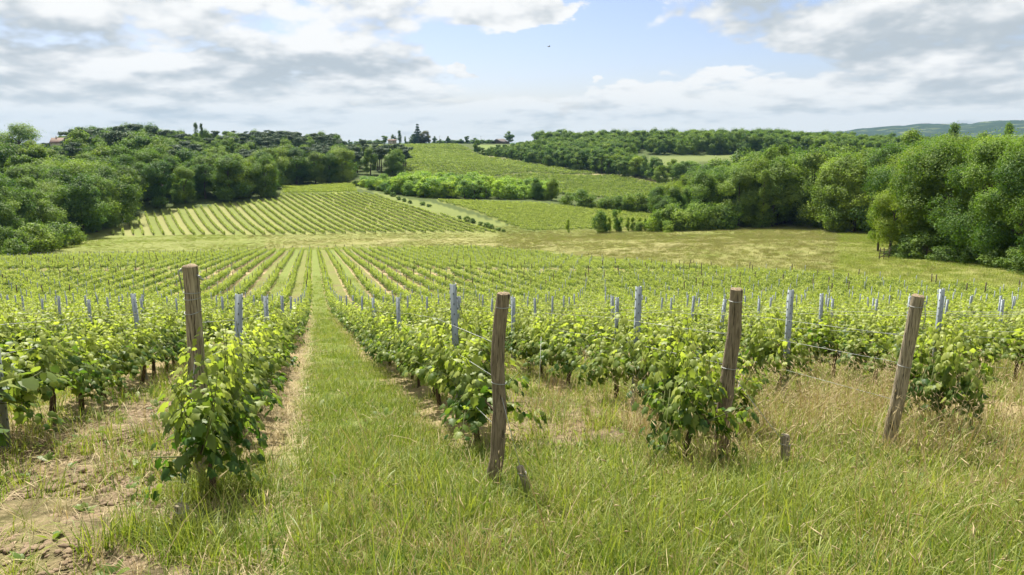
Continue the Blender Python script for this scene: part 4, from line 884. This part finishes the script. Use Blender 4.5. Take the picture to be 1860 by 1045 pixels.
# wooden end posts: foot and head read off the ground there
WP = [((371, 874), (345, 484), .055, 'leftmost wooden end post, tall and pale, with wire wound near its top', 'post_wood'),
      ((895, 890), (915, 534), .046, 'second wooden end post from the left, slightly crooked brown post right of the grass path', 'post_wood_dark'),
      ((1308, 842), (1338, 526), .053, 'third wooden end post from the left, leaning right with a ragged foot', 'post_wood_dark'),
      ((1612, 818), (1668, 538), .051, 'rightmost wooden end post, leaning strongly right with a wire loop at its top', 'post_wood')]
HEADS = []
for j, (ft, hd, r, lb, mt) in enumerate(WP):
    b = hit(*ft); tp = at(hd[0], hd[1], b[1] - .05 * (j == 3)); L = np.array(tp) - b; ln = np.linalg.norm(L); rng = np.random.default_rng(60 + j)
    e = empty('wooden_post', b); tag(e, lb, 'post', 'wooden end posts of the vine rows')
    kink = [np.zeros(3)] + [np.array([rng.normal() * .003, rng.normal() * .003, 0]) + np.array([.022 * math.sin(q_ * .75) * (j == 1) - .010 * math.sin(q_ * .8) * (j == 2), 0, 0]) for q_ in range(8)] + [np.zeros(3)]
    f = np.r_[-.12, np.linspace(.06, 1, 9)]; rad = r * (1.12 - .16 * f) * (1 + rng.normal(size=10) * .035); rad[-1] = rad[-2] * .99
    m = MB(); m.tube([L * a + kk for a, kk in zip(f, kink)], rad, 14, False); link('shaft', m.mesh('shaft', M[mt], True), e)
    ax = L / ln; q = Vector(ax).to_track_quat('Z', 'Y').to_matrix(); up = lambda a, bb, z: L * 1.0 + np.array(q @ Vector((a, bb, z)))
    V = [up(rad[-1] * .995 * math.cos(2 * math.pi * i / 14), rad[-1] * .995 * math.sin(2 * math.pi * i / 14), 0.0) for i in range(14)] + [up(rad[-1] * .8 * math.cos(2 * math.pi * i / 14), rad[-1] * .8 * math.sin(2 * math.pi * i / 14), .008 + rng.normal() * .003) for i in range(14)] + [up(0, 0, .010)]
    F = [[i, (i + 1) % 14, 14 + (i + 1) % 14, 14 + i] for i in range(14)] + [[14 + i, 14 + (i + 1) % 14, 28] for i in range(14)]
    m = MB(); m.add(V, F); link('end_grain', m.mesh('end_grain', M['end_grain']), e)
    wr = MB()
    for z, tl in ((.86, .1), (.885, -.05), (.80, .25)) if j == 0 else ((.94, .1), (.56, -.1)):
        c = L * z; rw = float(np.interp(z, f, rad)) + .0035; pts = [c + np.array(q @ Vector((rw * math.cos(a_), rw * math.sin(a_), tl * rw * math.cos(a_ + .6)))) for a_ in np.linspace(0, 6.283, 19)]; wr.tube(pts, .0028, 5, False)
    link('wire_band', wr.mesh('wire_band', M['wire']), e)
    if j in (0, 3):
        wr = MB()
        if j == 0:
            for a_, dz in ((2.9, .0), (3.3, .012)): wr.tube([L * .985 + np.array((math.cos(a_) * rad[-1], -.02, .0 + dz)), L * .97 + np.array((math.cos(a_) * (rad[-1] + .02), -.03, .015)), L * .90 + np.array((math.cos(a_) * (rad[-1] + .004), -.02, 0))], .005, 5)
            wr.tube([L * .97 + np.array((rad[-1], -.02, -.01)), L * .955 + np.array((rad[-1] + .05, -.03, -.02))], .006, 5); wr.tube([L * .965 + np.array((rad[-1], -.02, .0)), L * .965 + np.array((rad[-1] + .035, -.03, -.012))], .005, 5)
        else:
            c = L * .965 + np.array((.035, -rad[-1] - .004, 0)); pts = [c + np.array((.014 * math.cos(a_), 0, .014 * math.sin(a_))) for a_ in np.linspace(-1.57, 4.4, 14)]
            wr.tube(pts + [c + np.array((-.02, 0, -.01))], .0035, 5, False); wr.tube([pts[0], c + np.array((.012, -.01, -.12)), c + np.array((.004, -.005, -.22))], .0035, 5)
        link('wire_loop', wr.mesh('wire_loop', M['wire']), e)
    HEADS.append((b, L))
# pegs and the stays from peg to post
PEGS = [((328, 968), (329, 916), .038, 0, 'short weathered peg in the grass before the leftmost wooden post'), ((964, 912), (944, 847), .026, 1, 'leaning split peg right of the second wooden post'), ((1427, 872), (1426, 790), .034, 2, 'square-cut peg in tall grass right of the third wooden post')]
for ft, hd, r, j, lb in PEGS:
    b = hit(*ft); tp = at(hd[0], hd[1], b[1] + .02); L = tp - b; e = empty('wooden_peg', b); tag(e, lb, 'peg', 'short wooden pegs before the end posts'); m = MB()
    m.tube([L * -.3, L * .5 + np.array((.003, 0, 0)), L * .96, L], [r * .9, r, r * .98, r * .86], 9 if j != 1 else 5); link('stake', m.mesh('stake', M['post_wood'], j == 0), e)
    m = MB(); c = L * .8; m.tube([c + np.array(((r + .004) * math.cos(a_), (r + .004) * math.sin(a_), .006 * math.sin(2 * a_))) for a_ in np.linspace(0, 6.283, 13)], .0025, 4, False); link('wire_band', m.mesh('wire_band', M['wire']), e)
    hb, hl = HEADS[j]; m = MB(); A = b + L * .8; B = hb + hl * (.55 if j else .62); mid_ = (A + B) / 2 - np.array((0, 0, .012)); m.tube([A, mid_, B], .0022, 5)
    o = link('stay_wire', m.mesh('stay_wire', M['wire'])); tag(o, 'taut stay wire from the peg up to the %s wooden post' % ('leftmost', 'second', 'third')[j], 'wire', 'stay wires at the row ends')
# two loose twine lines hanging among the vines
for (p0, p1, Yd, lb) in (((983, 612), (978, 735), 8.2, 'thin pale twine hanging straight down between the second and third wooden posts'), ((1345, 690), (1310, 800), 7.2, 'thin pale twine slanting beside the third wooden post')):
    m = MB(); m.tube([at(p0[0], p0[1], Yd), at(p1[0], p1[1], Yd - .15)], .0022, 4); tag(link('twine', m.mesh('twine', M['twine'])), lb, 'twine')
# trellis wires
for k in range(-3, 8):
    t = rowt(k); ss = np.arange(S0 - (.1 if k in (0, 1, 2, 3) else -.6), 60, 2.6)
    for hgt, nm in ((.50, 'lowest'), (.86, 'middle'), (1.12, 'top')):
        pts = []
        for q, s in enumerate(ss):
            p = xy(t, s); pts.append((p[0], p[1], h1(p[0], p[1]) + hgt - .02 * (q % 2)))
        if 0 <= k <= 3: hb, hl = HEADS[k]; pts[0] = tuple(hb + hl * (hgt / 1.5))
        m = MB(); m.tube(pts, .0017, 4); o = link('trellis_wire', m.mesh('trellis_wire', M['wire']))
        tag(o, '%s trellis wire strung along %s' % (nm, rowname(k)), 'wire', 'trellis wires along the vine rows')
m = MB(); b = hit(337, 908); m.tube([b + (0, 0, .12), b + (0, -.004, .185)], .016, 8); tag(link('plaque', m.mesh('plaque', M['plaque'])), 'small blue grey tag hanging in the first vine behind the left peg', 'tag')
# ------------------------------------------------------------------ grass, straw, clods
def blades(rng, n, h0, h1_, spread, lean, wid, droop=.25, t0=.0, t1=1.0, stiff=1.7):
    a = rng.uniform(0, 6.283, n); r = spread * np.sqrt(rng.random(n)); B = np.c_[r * np.cos(a), r * np.sin(a), np.full(n, -.02)]
    da = rng.uniform(0, 6.283, n); D = np.c_[np.cos(da), np.sin(da), np.zeros(n)] ; D[:, :2] += .25 * np.c_[np.cos(a), np.sin(a)]; h = rng.uniform(h0, h1_, n); le = lean * rng.uniform(.3, 1.4, n); W = np.c_[-D[:, 1], D[:, 0], np.zeros(n)]
    lv = np.array([0, .35, .7, 1.0]); V = []
    for q, s in enumerate(lv):
        c = B + D * (h * le * s ** stiff)[:, None] + np.array([0, 0, 1.0]) * (h * (s - droop * le * s ** 3))[:, None]
        w = (wid * rng.uniform(.6, 1.3, n) if q == 0 else w0) ; w0 = w
        if q < 3: f = (1, .9, .6)[q]; V += [c - W * (w * f / 2)[:, None], c + W * (w * f / 2)[:, None]]
        else: V += [c]
    V = np.stack(V, 1); o = np.arange(n)[:, None] * 7
    Q = np.concatenate([o + np.array([[0, 1, 3, 2]]), o + np.array([[2, 3, 5, 4]])]); Tr = o + np.array([[4, 5, 6]])
    tint = np.repeat(np.clip(rng.uniform(t0, t1, n), 0, 1), 7); return V.reshape(-1, 3), Q, Tr, tint, V[:, 6]
def tuft(seed, name, mat, *a, **k):
    V, Q, Tr, ti, _ = blades(np.random.default_rng(seed), *a, **k); return mesh_np(name, V, [Q, Tr], M[mat], dict(tint=ti))
def seeded(seed, mat, n, h0, h1_, spread, lean, hl=.09, hw=.008, **k):
    """stalks with seed heads"""
    rng = np.random.default_rng(seed); V, Q, Tr, ti, tip = blades(rng, n, h0, h1_, spread, lean, .0042, **k); Vs = [V]; Qs = [Q]; Ts = [Tr]; o = len(V); tis = [ti]; P7 = V.reshape(-1, 7, 3)
    for i in range(n):
        d = P7[i, 6] - P7[i, 4]; d = d / (np.linalg.norm(d) + 1e-6); a = np.cross(d, (0.1, .2, 1.)); a /= np.linalg.norm(a) + 1e-6; b = np.cross(d, a); L = hl * rng.uniform(.6, 1.3); rr = hw * rng.uniform(.7, 1.3)
        dr = np.array([d[0], d[1], d[2] - .5]); p = [P7[i, 6], *(P7[i, 6] + d * L * .35 + rr * v for v in (a, b, -a, -b)), P7[i, 6] + (d * .6 + dr * .4) * L]
        Vs.append(np.array(p)); Ts.append(np.array([[0, 1, 2], [0, 2, 3], [0, 3, 4], [0, 4, 1], [5, 2, 1], [5, 3, 2], [5, 4, 3], [5, 1, 4]]) + o); o += 6; tis.append(np.full(6, min(1, ti[i * 7] + .25)))
    return mesh_np('seed_grass', np.concatenate(Vs), [np.concatenate(Qs), np.concatenate(Ts)], M[mat], dict(tint=np.concatenate(tis)))
SHORT = [tuft(1 + i, 'short_grass', 'grass', 30, .05, .13, .13, .6, .0048, t0=.0, t1=.95) for i in range(4)] + [tuft(11 + i, 'short_grass', 'grass', 24, .06, .16, .12, .7, .0048, t0=.3, t1=1.0) for i in range(2)] + [tuft(15, 'dry_grass', 'straw', 16, .05, .13, .13, .9, .0040)]
TALL = [tuft(21 + i, 'tall_grass', 'grass', 34, .14, .34, .12, .55, .0065, t0=.0, t1=.9, droop=.4) for i in range(3)] + [tuft(26 + i, 'tall_grass', 'grass', 30, .18, .40, .10, .75, .0052, t0=.4, t1=1.0, droop=.45) for i in range(2)] + [seeded(31 + i, 'grass', 6, .35, .58, .12, .35, .055, .0034, t0=.7, t1=1.0) for i in range(2)] + [seeded(35, 'straw', 4, .35, .55, .12, .45, .07, .0036, t0=.3, t1=.9)]
DRY = [tuft(41 + i, 'dry_grass', 'straw', 26, .12, .34, .14, .8, .0045, droop=.5) for i in range(3)] + [seeded(45 + i, 'straw', 9, .35, .68, .13, .55, .075, .0038) for i in range(3)] + [tuft(49, 'tall_grass', 'grass', 22, .2, .45, .12, .7, .006, t0=.6, t1=1.0)]
LITTER = [tuft(51 + i, 'straw_litter', 'straw', 26, .06, .17, .14, 2.2, .0035, droop=.62, stiff=1.1) for i in range(4)]
def weed(seed):
    rng = np.random.default_rng(seed); n = 9; a = rng.uniform(0, 6.28, n); T = np.c_[np.cos(a), np.sin(a), rng.uniform(.2, 1.1, n)]
    V, F, tv = leaves(np.c_[T[:, :2] * .02, np.full(n, .01)], np.c_[-T[:, 0] * .5, -T[:, 1] * .5, np.ones(n)] + rng.normal(size=(n, 3)) * .15, T, rng.uniform(.08, .2, n), rng.uniform(.1, .6, n), (np.array([(0, 0, 0), (.35, .2, .04), (.75, .16, .02), (1, 0, -.06), (.75, -.16, .02), (.35, -.2, .04)]), [np.array([[0, 1, 5], [1, 2, 5], [2, 4, 5], [2, 3, 4]])]))
    return mesh_np('weed', V, F, M['grass'], dict(tint=tv))
WEED = [weed(61 + i) for i in range(3)]
def clod(seed):
    rng = np.random.default_rng(seed); m = MB(); V = []; n = 7
    for z, r in ((-.6, .5), (-.1, 1.0), (.45, .75)): V += [(r * math.cos(6.283 * i / n + z) * rng.uniform(.7, 1.2), r * math.sin(6.283 * i / n + z) * rng.uniform(.7, 1.2), z + rng.normal() * .14) for i in range(n)]
    V.append((rng.normal() * .2, rng.normal() * .2, .8)); F = [[r * n + i, r * n + (i + 1) % n, (r + 1) * n + (i + 1) % n, (r + 1) * n + i] for r in range(2) for i in range(n)] + [[2 * n + i, 2 * n + (i + 1) % n, 3 * n] for i in range(n)]
    m.add(np.array(V) * (1, .8, .6), F); return m.mesh('clod', M['clod'])
CLOD = [clod(71 + i) for i in range(5)]
def sample(n, r0, r1, u=None):
    u = u or (1.12 if r0 < 9 else (.95 if r0 < 15 else .78))
    r = np.sqrt(R_.uniform(r0 * r0, r1 * r1, n)); a = R_.uniform(-u, u, n); Y = r * np.cos(a); return r * np.sin(a), Y
def zone(X, Y):
    t, s = ts(X, Y); q = (t - T0) / ROWGAP; g = np.floor(q); f = q - g; e = np.minimum(f, 1 - f); return t, s, g, f, e, in_field(X, Y)
def lay(name, lst, meshes, label):
    X = np.concatenate([l[0] for l in lst]); Y = np.concatenate([l[1] for l in lst]); sc = np.concatenate([l[2] for l in lst]); ix = np.concatenate([l[3] for l in lst]); n = len(X)
    scatter(name, np.c_[X, Y, H(X, Y)], np.c_[R_.normal(0, .12, (n, 2)), R_.uniform(0, 6.283, n)], sc, ix, meshes, label)
G, Tg, Dg, Lg, Wg, Cg = [], [], [], [], [], []
for r0, r1, dens, gs in ((2.6, 5.5, 330, .95), (5.5, 9, 200, 1.0), (9, 15, 95, 1.1), (15, 28, 24, 1.5), (28, 50, 9, 2.0), (50, 102, 2.2, 2.6)):
    A = (1.12 if r0 < 9 else (.95 if r0 < 15 else .78)) * (r1 * r1 - r0 * r0); n = int(A * dens); X, Y = sample(n, r0, r1); t, s, g, f, e, fl = zone(X, Y); n1, n2, n3 = vnoise(X, Y, .9, 1), vnoise(X, Y, 2.6, 2), vnoise(X, Y, .45, 3)
    rnd = R_.random(n); soil_head = (~fl) & (t < -1.0 + .14 * (6 - s) + .5 * (n2 - .5)) ; path = fl & (g == 0)
    # how likely each kind of ground cover is at each place
    pg = np.where(path, np.where((f > .27) & (f < .90), .95, np.where(f <= .27, .05, .25)), np.where(fl & (np.mod(g, 2) == 0), .75 * (e > .12), np.where(fl, .5 * sstep(n2 * .5 + n1 * .5, .48, .7), np.where(soil_head, .75 * sstep(n1 * .5 + n2 * .6, .62, .76), np.where((t < -.12) & (t > -1.1), .30, np.where(t > .95, .35 + .6 * sstep(n1 * .6 + n3 * .4, .30, .55), .92))))))
    k = rnd < pg; hs = gs * R_.uniform(.75, 1.25, n) * np.where(path, .92, 1.15); ix = np.where(R_.random(n) < np.where(path, .08, np.where(n2 > .5, .26, .14)), 6, np.where(n1 > .5, R_.integers(0, 4, n), R_.integers(3, 6, n))); G.append((X[k], Y[k], hs[k], ix[k]))
    if r0 < 30:
        n = int(A * dens * .36); X, Y = sample(n, r0, r1); t, s, g, f, e, fl = zone(X, Y); n1, n2 = vnoise(X, Y, 1.2, 4), vnoise(X, Y, 3.2, 5); soil_head = (~fl) & (t < -1.0 + .14 * (6 - s))
        lane = (~fl) & (t > -1.2) & (t < 1.3)          # the mown track runs on to the camera
        pt = np.where(fl, np.where(g == 0, .0, np.where(g >= 2, .45 * sstep(n1, .3, .6), np.where(g == 1, .16, .12)) * np.where(e < .18, 1.3, 1)), np.where(lane, .18, np.where(soil_head, .06 + .3 * sstep(n1, .62, .8), .75 * sstep(n1 * .6 + n2 * .5, .34, .62))))
        k = R_.random(n) < pt; Tg.append((X[k], Y[k], (gs * R_.uniform(.6, 1.1, n))[k], R_.integers(0, 8, n)[k]))
        n = int(A * dens * .20); X, Y = sample(n, r0, r1); t, s, g, f, e, fl = zone(X, Y); n1, n2 = vnoise(X, Y, 1.4, 6), vnoise(X, Y, 3.0, 7)
        pd = np.where(fl, np.where(g == 0, np.where((f < .24) | (f > .90), .12, .0), np.where(g >= 2, .35 + .45 * sstep(n1, .35, .6), np.where(g == 1, .16, .10))), np.where(t > 3.0, .38 * sstep(n2, .3, .6), np.where(t > 1.2, .12, .06)))
        k = R_.random(n) < pd; Dg.append((X[k], Y[k], (gs * R_.uniform(.55, 1.05, n))[k], R_.integers(0, 7, n)[k]))
        n = int(A * dens * .5); X, Y = sample(n, r0, r1); t, s, g, f, e, fl = zone(X, Y); n1 = vnoise(X, Y, .8, 8)
        soil_head = (~fl) & (t < -1.0 + .14 * (6 - s)); pl = np.where(fl, np.where((g == 0) & (f < .28), 1.0, np.where((g == 0) & (f > .9), .5, np.where(g == 0, .04, np.where(e < .2, .35, .13)))), np.where(soil_head, .14, np.where((t > -1.2) & (t < -.15),   1.0, np.where(t > .95, .3, .05))))
        k = R_.random(n) < pl; Lg.append((X[k], Y[k], (gs * R_.uniform(.6, 1.2, n))[k], R_.integers(0, 4, n)[k]))
        n = int(A * dens * .03); X, Y = sample(n, r0, r1); t, s, g, f, e, fl = zone(X, Y); k = (~fl | (g != 0) | (R_.random(n) < .3)); Wg.append((X[k], Y[k], (R_.uniform(.3, .7, n) * gs)[k], R_.integers(0, 3, n)[k]))
        n = int(A * dens * 3.2); X, Y = sample(n, r0, r1); t, s, g, f, e, fl = zone(X, Y); n1 = vnoise(X, Y, .7, 9); soil_head = (~fl) & (t < -1.0 + .14 * (6 - s))
        k = R_.random(n) < np.where(soil_head, .25 + .7 * sstep(n1, .35, .6), np.where(fl & (np.mod(g, 2) == 1), .15 + .6 * sstep(n1, .35, .6), 0)); Cg.append((X[k], Y[k], (np.minimum(.052, .008 + R_.exponential(.008, n)) * (1 + .15 * gs))[k], R_.integers(0, 5, n)[k]))
# tall dry stand between the last posts, thick grass round the pegs and at the feet of the first vines
def clump(px, py, n, rad, lst, nm, s0=.7, s1=1.1):
    c = hit(px, py); a = R_.uniform(0, 6.283, n); r = rad * np.sqrt(R_.random(n)); lst.append((c[0] + r * np.cos(a) * 1.3, c[1] + r * np.sin(a), R_.uniform(s0, s1, n), R_.integers(0, nm, n)))
for px, py, n, rad in ((1530, 800, 60, .7), (1420, 800, 40, .45), (1760, 800, 70, .8), (1830, 830, 60, .7), (1700, 830, 30, .4), (1480, 760, 40, .6), (1560, 745, 50, .8), (1800, 760, 70, .9), (1640, 770, 40, .6), (1250, 800, 30, .4), (1180, 780, 26, .4), (1330, 850, 26, .3), (1360, 800, 26, .35)): clump(px, py, n, rad, Dg, 7, .75, 1.15)
for px, py, n, rad in ((285, 985, 24, .18), (400, 905, 34, .24), (430, 860, 18, .2), (380, 1010, 24, .22), (960, 930, 30, .35), (1180, 950, 40, .35), (1130, 1000, 40, .4), (1330, 900, 40, .35), (1420, 890, 30, .3), (1600, 930, 40, .5), (1750, 960, 50, .5), (1000, 690, 20, .4), (1060, 690, 20, .35)): clump(px, py, n, rad, Tg, 7, .6, .95)
lay('grass', G, SHORT, 'short green grass on the track and between the vine rows')
lay('tall_grass', Tg, TALL, 'tall green grass with seed heads at the field edge')
lay('dry_grass', Dg, DRY, 'tall dry straw coloured grass among the row ends')
lay('straw_litter', Lg, LITTER, 'dry cut straw lying beside the vine rows')
lay('weeds', Wg, WEED, 'small broad leaved weeds in the grass and soil')
lay('soil_clods', Cg, CLOD, 'crumbly brown soil clods on the bare ground')
# meadow: coarse tufts, thinning with distance
MEADOW = [tuft(81 + i, 'meadow_grass', 'meadow', 60, .25, .55, 1.0, .5, .018, droop=.3) for i in range(4)] + [tuft(87, 'meadow_grass', 'grass', 60, .2, .5, 1.0, .5, .018, t0=.3, t1=.8)]
X, Y = sample(60000, 62, 262, .66); px = pxcol(X, Y); fb = np.interp(px, FB[:, 0], FB[:, 1]); k = (Y > fb + .8) & (H(X, Y) < 0) & ~inside(FIELD2, X, Y) & ~inside(FIELD3, X, Y)
X, Y, fb, px = X[k], Y[k], fb[k], px[k]; n = len(X); gr = np.where(R_.random(n) < np.where((Y - fb < 9) | (px > 1520) | (px < 450), .75, .18), 4, R_.integers(0, 4, n))
scatter('meadow_grass', np.c_[X, Y, H(X, Y)], np.c_[R_.normal(0, .1, (n, 2)), R_.uniform(0, 6.28, n)], R_.uniform(.6, 1.2, n) * np.where(px < 900, .65, .9), gr, MEADOW, 'dry and green grasses of the meadow beyond the vines')
# a bird far off
m = MB(); bp = at(997, 85, 90); m.tube([(-.16, 0, 0), (-.05, 0, .01), (.1, 0, .02), (.18, 0, .02)], [.01, .05, .045, .01], 6); eb = empty('bird', bp, .4); tag(eb, 'tiny dark bird gliding in the blue gap between the clouds', 'bird'); link('body', m.mesh('body', M['shutter'], True), eb)
for sy in (-1, 1):
    m = MB(); V = [(.08, sy * .03, .03), (-.06, sy * .03, .03), (.06, sy * .22, .10), (-.05, sy * .22, .10), (-.06, sy * .45, .06), (.08, sy * .03, .045), (-.06, sy * .03, .045), (.06, sy * .22, .112), (-.05, sy * .22, .112)]
    m.add(V, [[0, 1, 3, 2], [2, 3, 4], [5, 7, 8, 6], [7, 4, 8], [0, 2, 7, 5], [1, 6, 8, 3], [2, 4, 7], [3, 8, 4]]); link('wing', m.mesh('wing', M['shutter']), eb)

# ------------------------------------------------------------------ the air
HAZE = 6e-5
if HAZE:
    m = MB(); m.box((0, 2400, 40), (9000, 8400, 300)); me = m.mesh('haze', None); mt = bpy.data.materials.new('haze'); mt.use_nodes = True; T = NT(mt.node_tree); T.n.clear()
    v = T.n.new('ShaderNodeVolumePrincipled'); v.inputs['Density'].default_value = HAZE; v.inputs['Color'].default_value = (.20, .36, .57, 1); v.inputs['Anisotropy'].default_value = .2
    o = T.n.new('ShaderNodeOutputMaterial'); T.l.new(v.outputs[0], o.inputs['Volume']); me.materials.append(mt)
    tag(link('haze', me), 'thin blue summer haze over the valley', kind='stuff')
# small groups that can be counted along the picture: say which one each is
for gname in ('shrubs at the foot of the left wood', 'shrubs before the wood right of centre', 'bushes in the hedge above the right vineyard', 'shrubs on the bank of the grassy track', 'shrubs under the right wood', 'saplings on the meadow edge'):
    mem = sorted([o for o in SC.objects if o.get('group') == gname], key=lambda o: float(pxcol(o.location.x, o.location.y)))
    for q, o in enumerate(mem): o['label'] = '%s, %s from left' % (o['label'], ORD[q])
print('VINES', len(VINES), 'POSTS', len(POSTS), 'WOOD', len(wood_far), 'OBJECTS', len(bpy.data.objects))
